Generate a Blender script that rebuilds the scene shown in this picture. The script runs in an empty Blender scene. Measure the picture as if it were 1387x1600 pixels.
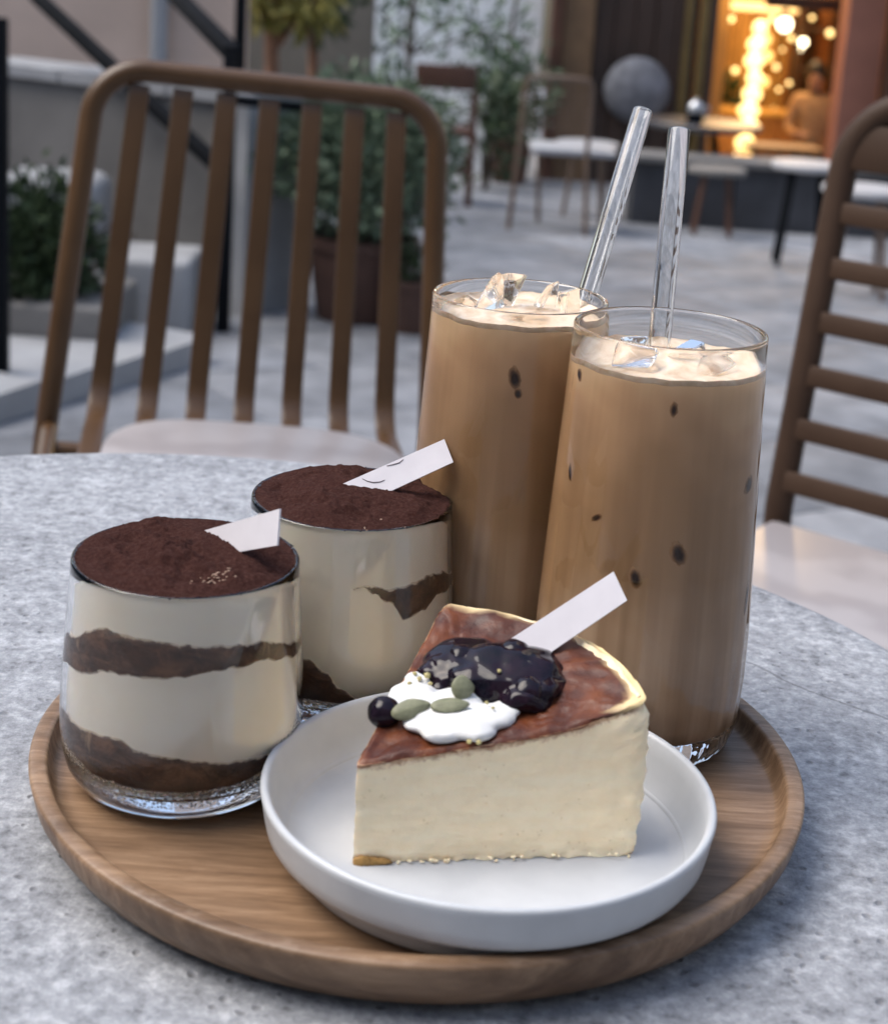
import bpy, bmesh, math, random
import numpy as np
from mathutils import Vector, Matrix, noise as mnoise

C = bpy.context.scene
COL = C.collection
R = math.radians
CRACK = 0.335
PI = math.pi
rnd = random.Random(7)

# ------------------------------------------------------------------ camera
FPX, PITCH, ROLL, SHIFT_PX = 2583.9, 0.25007, 0.06342, 214.03
Z0 = 0.73                                   # height of the tray floor
CAMZ = 1.0263
_c, _s = math.cos(ROLL), math.sin(ROLL)
_cp, _sp = math.cos(PITCH), math.sin(PITCH)
_rt = Vector((1, 0, 0)); _up = Vector((0, _sp, _cp)); _fw = Vector((0, _cp, -_sp))
cam_x = _rt * _c + _up * _s
cam_y = _rt * -_s + _up * _c
cam_d = bpy.data.cameras.new("camera")
cam = bpy.data.objects.new("camera", cam_d); COL.objects.link(cam)
m = Matrix.Identity(4)
for i in range(3):
    m[i][0] = cam_x[i]; m[i][1] = cam_y[i]; m[i][2] = -_fw[i]; m[i][3] = (0, 0, CAMZ)[i]
cam.matrix_world = m
cam_d.sensor_fit = 'VERTICAL'
cam_d.sensor_height = 36.0
cam_d.sensor_width = 36.0 * 1387 / 1600
cam_d.lens = FPX / 1600 * 36
cam_d.shift_y = -SHIFT_PX / 1600
cam_d.clip_start = 0.05
cam_d.clip_end = 200
cam_d.dof.use_dof = True
cam_d.dof.focus_distance = 0.665
cam_d.dof.aperture_fstop = 13.5
C.camera = cam

# ------------------------------------------------------------------ world, sun, exposure
SUN_EL, SUN_AZ = R(56), R(-88)              # azimuth measured from +Y towards +X
w = bpy.data.worlds.new("World"); C.world = w; w.use_nodes = True
nt = w.node_tree
bg = nt.nodes["Background"]
sky = nt.nodes.new("ShaderNodeTexSky")
sky.sky_type = 'NISHITA'; sky.sun_disc = False
sky.sun_elevation = SUN_EL; sky.sun_rotation = SUN_AZ
sky.air_density = 1.3; sky.dust_density = 3.0; sky.ozone_density = 1.5
hsv = nt.nodes.new("ShaderNodeHueSaturation"); hsv.inputs['Saturation'].default_value = 0.98   # thin even cloud
nt.links.new(sky.outputs[0], hsv.inputs['Color']); nt.links.new(hsv.outputs[0], bg.inputs[0])
bg.inputs[1].default_value = 0.10
sun_d = bpy.data.lights.new("sun", 'SUN'); sun_d.energy = 1.15; sun_d.angle = R(45); sun_d.color = (1.0, 0.96, 0.9)
sun = bpy.data.objects.new("sun", sun_d); COL.objects.link(sun)
sd = Vector((math.sin(SUN_AZ) * math.cos(SUN_EL), math.cos(SUN_AZ) * math.cos(SUN_EL), math.sin(SUN_EL)))
sun.rotation_euler = sd.to_track_quat('Z', 'Y').to_euler()
C.view_settings.view_transform = 'Standard'
C.view_settings.look = 'None'
C.view_settings.exposure = 1.48
C.view_settings.gamma = 1.0
C.view_settings.use_curve_mapping = False
C.render.engine = 'CYCLES'
cy = C.cycles
cy.max_bounces = 16; cy.transmission_bounces = 14; cy.glossy_bounces = 6; cy.diffuse_bounces = 5
cy.transparent_max_bounces = 12
cy.caustics_refractive = True; cy.caustics_reflective = True
cy.blur_glossy = 0.3
cy.sample_clamp_indirect = 8.0
cy.use_denoising = True
try:
    cy.denoiser = 'OPENIMAGEDENOISE'
except Exception:
    pass

# ------------------------------------------------------------------ helpers
def at(px, py, y=None, z=None):
    """the real point seen at a place of the photograph, at a given depth y or height z"""
    a, b = px - 693.5, py - (800 - SHIFT_PX)
    u = a * _c + b * _s; v = -a * _s + b * _c
    d = Vector((u, FPX * _cp - v * _sp, -FPX * _sp - v * _cp))
    t = y / d.y if y is not None else (z - CAMZ) / d.z
    return Vector((0, 0, CAMZ)) + d * t

def ray(px, py):
    return (at(px, py, y=1.0) - Vector((0, 0, CAMZ))).normalized()

def ray_plane(px, py, p, n):
    o = Vector((0, 0, CAMZ)); d = ray(px, py)
    return o + d * ((p - o).dot(n) / d.dot(n))

def ground(y):
    return -0.05 * y

def fbm(p, o=4):
    return mnoise.fractal(p, 1.0, 2.0, o)

ORG = {}

class MB:
    def __init__(self):
        self.v = []; self.f = []
    def add(self, vs, fs):
        n = len(self.v)
        self.v += [Vector(q) for q in vs]
        self.f += [tuple(i + n for i in f) for f in fs]
        return self
    def box(self, c, s, rot=None, bev=0.0, seg=2):
        bm = bmesh.new(); bmesh.ops.create_cube(bm, size=1.0)
        for v in bm.verts: v.co = Vector((v.co.x * s[0], v.co.y * s[1], v.co.z * s[2]))
        if bev > 0:
            bmesh.ops.bevel(bm, geom=list(bm.edges), offset=bev, segments=seg, affect='EDGES', profile=0.5)
        return self.frombm(bm, Matrix.Translation(Vector(c)) @ (rot.to_4x4() if rot is not None else Matrix.Identity(4)))
    def frombm(self, bm, M=None):
        bm.verts.index_update()
        M = M or Matrix.Identity(4)
        self.add([M @ v.co for v in bm.verts], [[v.index for v in f.verts] for f in bm.faces])
        bm.free(); return self
    def bar(self, a, b, w, t, up=(0, 0, 1), bev=0.0):
        a, b = Vector(a), Vector(b); d = (b - a); L = d.length; d.normalize()
        x = d.cross(Vector(up))
        if x.length < 1e-5: x = d.cross(Vector((1, 0, 0)))
        x.normalize(); y = x.cross(d)
        rot = Matrix((x, d, y)).transposed()
        return self.box((a + b) / 2, (w, L, t), rot, bev)
    def tube(self, pts, r, n=12, cap=True, flat=None, upv=(0, 0, 1), sq=1.0):
        pts = [Vector(p) for p in pts]; N = len(pts)
        rs = r if hasattr(r, '__len__') else [r] * N
        base = len(self.v); prev = None
        for i, p in enumerate(pts):
            d = (pts[min(i + 1, N - 1)] - pts[max(i - 1, 0)]).normalized()
            if prev is None:
                x = d.cross(Vector(upv))
                if x.length < 1e-4: x = d.cross(Vector((1, 0, 0)))
            else:
                x = prev - d * prev.dot(d)
            x.normalize(); prev = x; y = d.cross(x)
            for k in range(n):
                a = 2 * PI * k / n
                ca, sa = math.cos(a), math.sin(a)
                if sq != 1.0: ca, sa = math.copysign(abs(ca) ** sq, ca), math.copysign(abs(sa) ** sq, sa)
                self.v.append(p + (x * ca + y * sa * (flat or 1)) * rs[i])
        for i in range(N - 1):
            for k in range(n):
                k2 = (k + 1) % n
                self.f.append((base + i * n + k, base + i * n + k2, base + (i + 1) * n + k2, base + (i + 1) * n + k))
        if cap:
            self.f.append(tuple(base + k for k in reversed(range(n))))
            self.f.append(tuple(base + (N - 1) * n + k for k in range(n)))
        return self
    def lathe(self, prof, c=(0, 0, 0), n=64, fn=None):
        """prof: (r, z) pairs; r = 0 at an end closes with a pole; otherwise the profile closes on itself when first == last"""
        c = Vector(c); closed = prof[0] == prof[-1]
        pr = prof[:-1] if closed else prof
        rings = []
        for (r, z) in pr:
            if r <= 1e-9:
                self.v.append(c + Vector((0, 0, z))); rings.append([len(self.v) - 1] * n)
            else:
                ring = []
                for k in range(n):
                    a = 2 * PI * k / n
                    rr, zz = (r, z) if fn is None else fn(r, z, a)
                    self.v.append(c + Vector((rr * math.cos(a), rr * math.sin(a), zz))); ring.append(len(self.v) - 1)
                rings.append(ring)
        seq = list(range(len(rings))) + ([0] if closed else [])
        for i, j in zip(seq[:-1], seq[1:]):
            for k in range(n):
                k2 = (k + 1) % n
                f = [rings[i][k], rings[i][k2], rings[j][k2], rings[j][k]]
                g = []
                for q in f:
                    if q not in g: g.append(q)
                if len(g) >= 3: self.f.append(tuple(g))
        return self
    def ball(self, c, s, rot=None, sub=2, disp=0.0, seed=0, freq=1.0):
        bm = bmesh.new(); bmesh.ops.create_icosphere(bm, subdivisions=sub, radius=1.0)
        for v in bm.verts:
            k = 1 + disp * fbm(v.co * freq + Vector((seed * 3.7, seed * 1.3, 0)), 3)
            v.co = Vector((v.co.x * s[0] * k, v.co.y * s[1] * k, v.co.z * s[2] * k))
        return self.frombm(bm, Matrix.Translation(Vector(c)) @ (rot.to_4x4() if rot is not None else Matrix.Identity(4)))
    def build(self, name, mat, parent=None, loc=None, local=False, smooth=True, angle=40, fix=True):
        org = ORG[parent] if parent is not None else (Vector(loc) if loc is not None else Vector((0, 0, 0)))
        me = bpy.data.meshes.new(name)
        sub = Vector((0, 0, 0)) if local else org
        me.from_pydata([tuple(v - sub) for v in self.v], [], self.f)
        if fix:
            bm = bmesh.new(); bm.from_mesh(me)
            bmesh.ops.recalc_face_normals(bm, faces=list(bm.faces)); bm.to_mesh(me); bm.free()
        for p in me.polygons: p.use_smooth = smooth
        if smooth: me.set_sharp_from_angle(angle=R(angle))
        mats = mat if isinstance(mat, (list, tuple)) else [mat]
        for q in mats: me.materials.append(q)
        o = bpy.data.objects.new(name, me); COL.objects.link(o)
        if parent is not None: o.parent = parent
        else: o.location = org
        ORG[o] = org
        return o

def tag(o, label, cat, group=None):
    o['label'] = label; o['category'] = cat
    if group: o['group'] = group
    return o

def thing(name, label, cat, loc=(0, 0, 0), rot=None, group=None):
    o = bpy.data.objects.new(name, None); COL.objects.link(o)
    o.location = loc; o.empty_display_size = 0.02
    if rot is not None: o.rotation_euler = rot
    ORG[o] = Vector(loc)
    return tag(o, label, cat, group)

def structure(o):
    o['kind'] = 'structure'; return o
def stuff(o):
    o['kind'] = 'stuff'; return o

def remesh(mb, voxel, smooth_it=4, fac=0.5):
    """the union of the shapes in mb as one smooth surface"""
    me = bpy.data.meshes.new('work'); me.from_pydata([tuple(v) for v in mb.v], [], mb.f)
    o = bpy.data.objects.new('work', me); COL.objects.link(o)
    md = o.modifiers.new('r', 'REMESH'); md.mode = 'VOXEL'; md.voxel_size = voxel
    if smooth_it:
        ms = o.modifiers.new('s', 'SMOOTH'); ms.iterations = smooth_it; ms.factor = fac
    dg = bpy.context.evaluated_depsgraph_get()
    ev = o.evaluated_get(dg); em = ev.to_mesh()
    out = MB(); out.v = [v.co.copy() for v in em.vertices]; out.f = [tuple(p.vertices) for p in em.polygons]
    ev.to_mesh_clear(); bpy.data.objects.remove(o); bpy.data.meshes.remove(me)
    return out

# ------------------------------------------------------------------ materials
class NT:
    def __init__(self, name, **kw):
        self.m = bpy.data.materials.new(name); self.m.use_nodes = True
        self.t = self.m.node_tree; self.p = self.t.nodes["Principled BSDF"]
        self.out = self.t.nodes["Material Output"]
        for k, v in kw.items(): self.set(k, v)
    def set(self, k, v):
        k = {'color': 'Base Color', 'rough': 'Roughness', 'metal': 'Metallic', 'trans': 'Transmission Weight', 'ior': 'IOR',
             'coat': 'Coat Weight', 'coatr': 'Coat Roughness', 'sss': 'Subsurface Weight', 'sssr': 'Subsurface Radius',
             'ssss': 'Subsurface Scale', 'spec': 'Specular IOR Level', 'emit': 'Emission Color', 'emits': 'Emission Strength', 'alpha': 'Alpha',
             'sheen': 'Sheen Weight', 'normal': 'Normal'}[k]
        if hasattr(v, 'is_output'): self.t.links.new(v, self.p.inputs[k])
        else:
            if k in ('Base Color', 'Emission Color') and len(v) == 3: v = (*v, 1)
            self.p.inputs[k].default_value = v
    def n(self, typ, **kw):
        nd = self.t.nodes.new(typ)
        for k, v in kw.items():
            if k in nd.inputs:
                if hasattr(v, 'is_output'): self.t.links.new(v, nd.inputs[k])
                else: nd.inputs[k].default_value = v
            else: setattr(nd, k, v)
        return nd
    def coord(self, which='Object', scale=(1, 1, 1), rot=(0, 0, 0), loc=(0, 0, 0)):
        tc = self.t.nodes.new('ShaderNodeTexCoord')
        mp = self.t.nodes.new('ShaderNodeMapping')
        self.t.links.new(tc.outputs[which], mp.inputs[0])
        mp.inputs['Scale'].default_value = scale; mp.inputs['Rotation'].default_value = rot; mp.inputs['Location'].default_value = loc
        return mp.outputs[0]
    def noise(self, vec, scale, detail=4, rough=0.55, dist=0.0, out=0):
        nd = self.n('ShaderNodeTexNoise', Scale=scale, Detail=detail, Roughness=rough, Distortion=dist, Vector=vec)
        return nd.outputs[out]
    def ramp(self, fac, stops, interp='LINEAR'):
        nd = self.t.nodes.new('ShaderNodeValToRGB'); self.t.links.new(fac, nd.inputs[0])
        cr = nd.color_ramp; cr.interpolation = interp
        while len(cr.elements) < len(stops): cr.elements.new(0.5)
        for e, (p, c) in zip(cr.elements, stops):
            e.position = p; e.color = (*c, 1) if len(c) == 3 else c
        return nd.outputs[0]
    def mix(self, fac, a, b, typ='MIX'):
        nd = self.t.nodes.new('ShaderNodeMix'); nd.data_type = 'RGBA'; nd.blend_type = typ
        for i, v in ((0, fac), (6, a), (7, b)):
            if hasattr(v, 'is_output'): self.t.links.new(v, nd.inputs[i])
            else: nd.inputs[i].default_value = (*v, 1) if (i > 0 and len(v) == 3) else v
        return nd.outputs[2]
    def math(self, op, a, b=0.0):
        nd = self.t.nodes.new('ShaderNodeMath'); nd.operation = op
        for i, v in ((0, a), (1, b)):
            if hasattr(v, 'is_output'): self.t.links.new(v, nd.inputs[i])
            else: nd.inputs[i].default_value = v
        return nd.outputs[0]
    def bump(self, h, strength, dist=0.001):
        b = self.n('ShaderNodeBump', Strength=strength, Distance=dist, Height=h)
        self.set('normal', b.outputs[0]); return self

def simple(name, col, rough=0.6, var=0.15, scale=6.0, bump=0.0, bdist=0.002, **kw):
    q = NT(name, rough=rough, **kw)
    v = q.coord()
    nz = q.noise(v, scale, 5)
    q.set('color', q.ramp(nz, [(0.3, tuple(c * (1 - var) for c in col)), (0.7, tuple(min(1, c * (1 + var)) for c in col))]))
    if bump: q.bump(q.noise(v, scale * 6, 4), bump, bdist)
    return q.m

def emitter(name, col, s):
    q = NT(name, color=(0.8, 0.8, 0.8), emit=col, emits=s); return q.m

M = {}
# concrete of the table top
q = NT('cast_concrete', rough=0.62, spec=0.4)
v = q.coord()
big = q.noise(v, 9, 5, 0.6)
mid = q.noise(v, 48, 5, 0.6)
fine = q.noise(v, 150, 7, 0.68)
grit = q.noise(v, 420, 5, 0.7)
mixn = q.math('ADD', q.math('MULTIPLY', mid, 0.26), q.math('ADD', q.math('MULTIPLY', fine, 0.50), q.math('MULTIPLY', grit, 0.24)))
c1 = q.ramp(mixn, [(0.36, (0.115, 0.12, 0.132)), (0.44, (0.235, 0.245, 0.265)), (0.52, (0.33, 0.343, 0.368)), (0.62, (0.52, 0.535, 0.565))])
c2 = q.ramp(big, [(0.32, (0.80, 0.80, 0.81)), (0.62, (1.0, 1.0, 1.0))])
c3 = q.mix(0.85, c1, c2, 'MULTIPLY')
vor = q.n('ShaderNodeTexVoronoi', Vector=q.mix(0.006, v, q.n('ShaderNodeTexNoise', Vector=v, Scale=60.0).outputs[1], 'ADD'), Scale=130.0)
pitsel = q.math('GREATER_THAN', q.noise(v, 21, 2), 0.50)
pits = q.ramp(vor.outputs[0], [(0.10, (1, 1, 1)), (0.24, (0, 0, 0))])
pm = q.math('MULTIPLY', pits, pitsel)
c4 = q.mix(q.math('MULTIPLY', pm, 0.5), c3, (0.10, 0.10, 0.11))
# a hairline crack across the right part of the top
sx = q.n('ShaderNodeSeparateXYZ', Vector=v)
wig = q.math('MULTIPLY', q.math('SUBTRACT', q.noise(v, 14, 4), 0.5), 0.03)
cr = q.math('ABSOLUTE', q.math('ADD', q.math('ADD', q.math('MULTIPLY', sx.outputs[0], 0.93), sx.outputs[1]), q.math('SUBTRACT', wig, CRACK)))
crk = q.math('MULTIPLY', q.math('LESS_THAN', cr, 0.0011), q.math('GREATER_THAN', sx.outputs[0], 0.20))
c5 = q.mix(q.math('MULTIPLY', crk, 0.45), c4, (0.05, 0.05, 0.055))
q.set('color', c5)
q.bump(q.math('SUBTRACT', mixn, q.math('MULTIPLY', pm, 0.35)), 0.8, 0.003)
q.set('rough', q.ramp(mixn, [(0.38, (0.8,) * 3), (0.65, (0.42,) * 3)]))
M['concrete'] = q.m

# tray wood
q = NT('acacia_wood', rough=0.42, spec=0.4)
v = q.coord(scale=(1.0, 11.0, 4.0), rot=(0, 0, R(20)))
g = q.noise(v, 26, 9, 0.7, 0.35)
g2 = q.noise(q.coord(scale=(0.6, 10, 4), rot=(0, 0, R(20))), 6, 3, 0.5, 0.4)
c1 = q.ramp(g, [(0.3, (0.125, 0.074, 0.043)), (0.5, (0.215, 0.136, 0.083)), (0.7, (0.32, 0.218, 0.143))])
c2 = q.ramp(g2, [(0.35, (0.60, 0.55, 0.5)), (0.62, (1.1, 1.06, 1.0))])
base = q.mix(0.9, c1, c2, 'MULTIPLY')
sp = q.n('ShaderNodeSeparateXYZ', Vector=q.coord())
ridge = q.ramp(sp.outputs[2], [(0.0195, (0, 0, 0)), (0.0215, (1, 1, 1))])
scuff = q.ramp(q.noise(q.coord(scale=(1, 1.6, 1)), 130, 6, 0.7), [(0.52, (0, 0, 0)), (0.62, (1, 1, 1))])
q.set('color', q.mix(q.math('MULTIPLY', q.math('MULTIPLY', ridge, scuff), 0.14), base, (0.62, 0.50, 0.39)))
q.set('rough', q.ramp(g, [(0.3, (0.5,) * 3), (0.7, (0.34,) * 3)]))
q.bump(g, 0.22, 0.0008)
M['tray'] = q.m

# ceramic
q = NT('matte_white_glaze', color=(0.76, 0.775, 0.79), rough=0.36, spec=0.45)
v = q.coord()
q.set('color', q.ramp(q.noise(v, 60, 4), [(0.3, (0.46, 0.48, 0.505)), (0.7, (0.52, 0.54, 0.565))]))
q.bump(q.noise(v, 180, 3), 0.06, 0.0006)
M['plate'] = q.m

q = NT('clear_glass', color=(0.985, 0.99, 0.99), rough=0.0, trans=1.0, ior=1.46)
M['glass'] = q.m
# misted lower body of the dessert glasses
q = NT('misted_glass', color=(0.985, 0.99, 0.99), rough=0.0, trans=1.0, ior=1.46)
v = q.coord()
sep = q.n('ShaderNodeSeparateXYZ', Vector=v)
mask = q.ramp(sep.outputs[2], [(0.009, (0, 0, 0)), (0.013, (1, 1, 1)), (0.020, (0.8,) * 3), (0.030, (0, 0, 0))])
drop = q.n('ShaderNodeTexVoronoi', Vector=v, Scale=900.0)
dh = q.math('MULTIPLY', q.ramp(drop.outputs[0], [(0.0, (1, 1, 1)), (0.55, (0, 0, 0))]), mask)
q.bump(dh, 0.4, 0.0004)
q.set('rough', q.math('MULTIPLY', mask, q.math('MULTIPLY', q.noise(v, 120, 4), 0.05)))
M['misted'] = q.m

# milk coffee
q = NT('milk_coffee', rough=0.35, spec=0.2)
v = q.coord()
sep = q.n('ShaderNodeSeparateXYZ', Vector=v)
glass_streak = q.noise(q.coord(scale=(1, 1, 0.035)), 105, 3, 0.5, 0.0)  # upright streaks: reflections and refractions of the fluted glass, painted into the coffee
cloud = q.noise(v, 20, 3, 0.5, 0.2)
zz = q.math('ADD', q.math('MULTIPLY', sep.outputs[2], 6.0), q.math('MULTIPLY', q.math('SUBTRACT', cloud, 0.5), 0.6))
col = q.ramp(zz, [(0.05, (0.49, 0.36, 0.26)), (0.25, (0.51, 0.365, 0.25)), (0.45, (0.39, 0.242, 0.13)), (0.66, (0.40, 0.24, 0.122)), (0.82, (0.57, 0.36, 0.20)), (0.93, (0.72, 0.50, 0.29))])
streak_tint = q.ramp(glass_streak, [(0.36, (0.70, 0.64, 0.58)), (0.60, (1.12, 1.12, 1.12))])
lowm = q.ramp(sep.outputs[2], [(0.03, (0.95,) * 3), (0.115, (0.25,) * 3)])
col = q.mix(lowm, col, streak_tint, 'MULTIPLY')
q.set('color', col)
M['coffee'] = q.m
q = NT('milk_foam', rough=0.5, sss=0.3, sssr=(0.01, 0.006, 0.004))
v = q.coord()
q.set('color', q.ramp(q.noise(v, 120, 5, 0.6, 0.6), [(0.3, (0.50, 0.34, 0.20)), (0.50, (0.68, 0.53, 0.385)), (0.72, (0.80, 0.70, 0.58))]))
q.bump(q.noise(v, 300, 4), 0.3, 0.001)
M['foam'] = q.m
q = NT('coffee_stained_ice', color=(0.97, 0.93, 0.88), rough=0.03, trans=0.96, ior=1.31, spec=0.5)
q.bump(q.noise(q.coord(), 90, 3), 0.4, 0.0015)
M['ice'] = q.m
q = NT('dark_coffee_spot', rough=0.8, spec=0.1)
ctr = q.n('ShaderNodeAttribute', attribute_name='centre').outputs['Fac']
f1 = q.math('ADD', ctr, q.math('MULTIPLY', q.math('SUBTRACT', q.noise(q.coord(), 400, 4), 0.5), 0.5))
q.set('color', q.ramp(f1, [(0.05, (0.36, 0.21, 0.105)), (0.38, (0.11, 0.055, 0.025)), (0.6, (0.03, 0.014, 0.007))]))
M['darkspot'] = q.m

# tiramisu
q = NT('mascarpone_cream', rough=0.5, sss=0.25, sssr=(0.008, 0.006, 0.004))
v = q.coord()
q.set('color', q.ramp(q.noise(v, 45, 5), [(0.3, (0.92, 0.82, 0.67)), (0.7, (0.96, 0.88, 0.755))]))
q.bump(q.noise(v, 150, 5), 0.15, 0.0008)
M['cream'] = q.m
q = NT('soaked_sponge', rough=0.45)
v = q.coord(scale=(1, 1, 1.6))
col = q.ramp(q.noise(v, 90, 7, 0.65, 0.5), [(0.3, (0.026, 0.012, 0.007)), (0.50, (0.072, 0.032, 0.017)), (0.72, (0.18, 0.085, 0.042))])
ins = q.n('ShaderNodeAttribute', attribute_name='inside').outputs['Fac']
f1 = q.math('ADD', ins, q.math('MULTIPLY', q.math('SUBTRACT', q.noise(v, 210, 6, 0.7), 0.5), 2.2))
bleed = q.ramp(f1, [(0.10, (0, 0, 0)), (0.50, (1, 1, 1))])
smear = q.ramp(q.noise(q.coord(scale=(1, 1, 0.5)), 60, 5, 0.6, 1.0), [(0.60, (0, 0, 0)), (0.74, (0.55,) * 3)])
col = q.mix(smear, col, (0.42, 0.27, 0.16))
q.set('color', q.mix(bleed, (0.62, 0.50, 0.36), col))
q.bump(q.noise(v, 260, 5), 0.5, 0.001)
M['sponge'] = q.m
q = NT('cocoa_powder', rough=0.95, spec=0.05)
v = q.coord()
q.set('color', q.ramp(q.noise(v, 650, 6, 0.75), [(0.3, (0.027, 0.0112, 0.0090)), (0.52, (0.049, 0.0210, 0.0172)), (0.74, (0.088, 0.044, 0.037))]))
q.bump(q.math('ADD', q.noise(v, 500, 6, 0.75), q.math('MULTIPLY', q.noise(v, 140, 4), 0.8)), 0.9, 0.0012)
M['cocoa'] = q.m
M['crumb'] = simple('pale_speck', (0.30, 0.20, 0.145), 0.8, 0.3, 500)
q = NT('white_card', rough=0.4, spec=0.35)
v = q.coord()
q.set('color', q.ramp(q.noise(v, 80, 3), [(0.3, (0.62, 0.60, 0.64)), (0.7, (0.68, 0.66, 0.70))]))
M['card'] = q.m
M['ink'] = simple('dark_ink', (0.16, 0.13, 0.14), 0.5)

# cheesecake
q = NT('cheesecake_body', rough=0.5, sss=0.25, sssr=(0.008, 0.005, 0.003))
v = q.coord()
streak = q.noise(q.coord(scale=(1, 1, 6)), 34, 6, 0.6)
spk = q.noise(v, 210, 5, 0.7)
col = q.ramp(streak, [(0.3, (0.99, 0.79, 0.525)), (0.7, (0.99, 0.845, 0.61))])
col = q.mix(0.2, col, q.ramp(spk, [(0.35, (0.8, 0.76, 0.66)), (0.6, (1.02, 1.02, 1.0))]), 'MULTIPLY')
und = q.n('ShaderNodeAttribute', attribute_name='under').outputs['Fac']
st1 = q.math('ADD', q.math('MULTIPLY', und, 1.1), q.math('MULTIPLY', q.math('SUBTRACT', q.noise(v, 330, 6, 0.75), 0.5), 1.5))
col = q.mix(q.ramp(st1, [(0.62, (0, 0, 0)), (1.15, (0.75,) * 3)]), col, (0.30, 0.11, 0.035))
pore = q.n('ShaderNodeTexVoronoi', Vector=v, Scale=330.0)
pk = q.math('MULTIPLY', q.ramp(pore.outputs[0], [(0.06, (1, 1, 1)), (0.20, (0, 0, 0))]), q.math('GREATER_THAN', q.noise(v, 60, 3), 0.53))
col = q.mix(q.math('MULTIPLY', pk, 0.35), col, (0.60, 0.45, 0.22))
q.set('color', col)
q.bump(q.math('SUBTRACT', q.math('ADD', q.math('MULTIPLY', streak, 0.9), q.math('MULTIPLY', spk, 0.8)), q.math('MULTIPLY', pk, 0.9)), 0.24, 0.0014)
M['cake'] = q.m
q = NT('burnt_skin', rough=0.42, spec=0.3, coat=0.05, coatr=0.2)
v = q.coord()
n1 = q.noise(v, 38, 6, 0.62, 0.6); n2 = q.noise(v, 160, 5, 0.65)
col = q.ramp(n1, [(0.28, (0.030, 0.007, 0.004)), (0.45, (0.080, 0.021, 0.009)), (0.6, (0.17, 0.052, 0.018)), (0.72, (0.44, 0.19, 0.06))])
col = q.mix(0.5, col, q.ramp(n2, [(0.3, (0.5, 0.45, 0.42)), (0.65, (1.15, 1.1, 1.1))]), 'MULTIPLY')
at_ = q.n('ShaderNodeAttribute', attribute_name='edge')
col = q.mix(at_.outputs['Fac'], col, (0.80, 0.62, 0.33))
q.set('color', col)
q.bump(q.math('ADD', n1, q.math('MULTIPLY', n2, 0.5)), 0.45, 0.002)
M['burnt'] = q.m
M['basecrust'] = simple('golden_base', (0.40, 0.22, 0.06), 0.6, 0.3, 120, 0.4, 0.001)
q = NT('whipped_cream', color=(0.74, 0.74, 0.73), rough=0.45, sss=0.3, sssr=(0.006, 0.005, 0.004))
q.bump(q.noise(q.coord(), 110, 4), 0.35, 0.0016)
M['whip'] = q.m
q = NT('blueberry_compote', rough=0.05, spec=0.26)
v = q.coord()
q.set('color', q.ramp(q.noise(v, 110, 4), [(0.35, (0.004, 0.004, 0.008)), (0.7, (0.018, 0.008, 0.015))]))
q.bump(q.noise(v, 90, 2), 0.10, 0.0012)
M['compote'] = q.m
q = NT('pumpkin_seed_green', rough=0.5, spec=0.4)
v = q.coord()
q.set('color', q.ramp(q.noise(v, 170, 4, 0.6), [(0.3, (0.14, 0.145, 0.085)), (0.7, (0.27, 0.275, 0.175))]))
q.bump(q.noise(q.coord(scale=(1, 5, 5)), 200, 3), 0.3, 0.0006)
M['seed'] = q.m
M['pistachio'] = simple('pistachio_bit', (0.42, 0.36, 0.16), 0.6, 0.35, 300)

# background
q = NT('paving_stone', rough=0.7)
v = q.coord()
oi = q.n('ShaderNodeObjectInfo')
base = q.ramp(q.noise(v, 5, 6, 0.6), [(0.3, (0.12, 0.127, 0.141)), (0.68, (0.27, 0.281, 0.305))])
sh = q.n('ShaderNodeMapRange'); q.t.links.new(oi.outputs['Random'], sh.inputs[0]); sh.inputs[3].default_value = 0.66; sh.inputs[4].default_value = 1.08
cmb = q.n('ShaderNodeCombineColor'); 
for i in range(3): q.t.links.new(sh.outputs[0], cmb.inputs[i])
q.set('color', q.mix(1.0, base, cmb.outputs[0], 'MULTIPLY'))
q.bump(q.noise(v, 25, 6), 0.3, 0.01)
M['slab'] = q.m
M['joint'] = simple('mortar_joint', (0.22, 0.227, 0.245), 0.9, 0.2, 3)
q = NT('brown_painted_steel', rough=0.36, spec=0.4)
v = q.coord()
q.set('color', q.ramp(q.noise(v, 12, 4), [(0.3, (0.072, 0.035, 0.013)), (0.7, (0.094, 0.048, 0.019))]))
q.bump(q.noise(v, 300, 3), 0.08, 0.0005)
M['steel'] = q.m
q = NT('dark_brown_steel', rough=0.55, spec=0.22)
q.set('color', q.ramp(q.noise(q.coord(), 12, 4), [(0.3, (0.042, 0.023, 0.014)), (0.7, (0.056, 0.032, 0.02))]))
M['steel2'] = q.m
q = NT('pale_wood_seat', rough=0.35, spec=0.4)
v = q.coord(scale=(1, 1, 1))
wv = q.n('ShaderNodeTexWave', Vector=v, Scale=9.0, Distortion=5.0, Detail=3.0, wave_type='RINGS')
q.set('color', q.ramp(wv.outputs[0], [(0.2, (0.30, 0.275, 0.28)), (0.8, (0.36, 0.335, 0.34))]))
M['seatwood'] = q.m
M['black'] = simple('black_iron', (0.009, 0.010, 0.012), 0.8, 0.2, 10, spec=0.06)
M['greywall'] = simple('grey_render', (0.16, 0.152, 0.143), 0.85, 0.22, 3, 0.3, 0.01)
M['coping'] = simple('pale_stone', (0.31, 0.315, 0.325), 0.75, 0.15, 5, 0.3, 0.006)
M['beige'] = simple('beige_plaster', (0.60, 0.455, 0.365), 0.85, 0.15, 2, 0.3, 0.01)
M['olive'] = simple('olive_grey_plaster', (0.15, 0.14, 0.12), 0.85, 0.2, 2)
q = NT('pale_blue_wall', rough=0.6)
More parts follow.
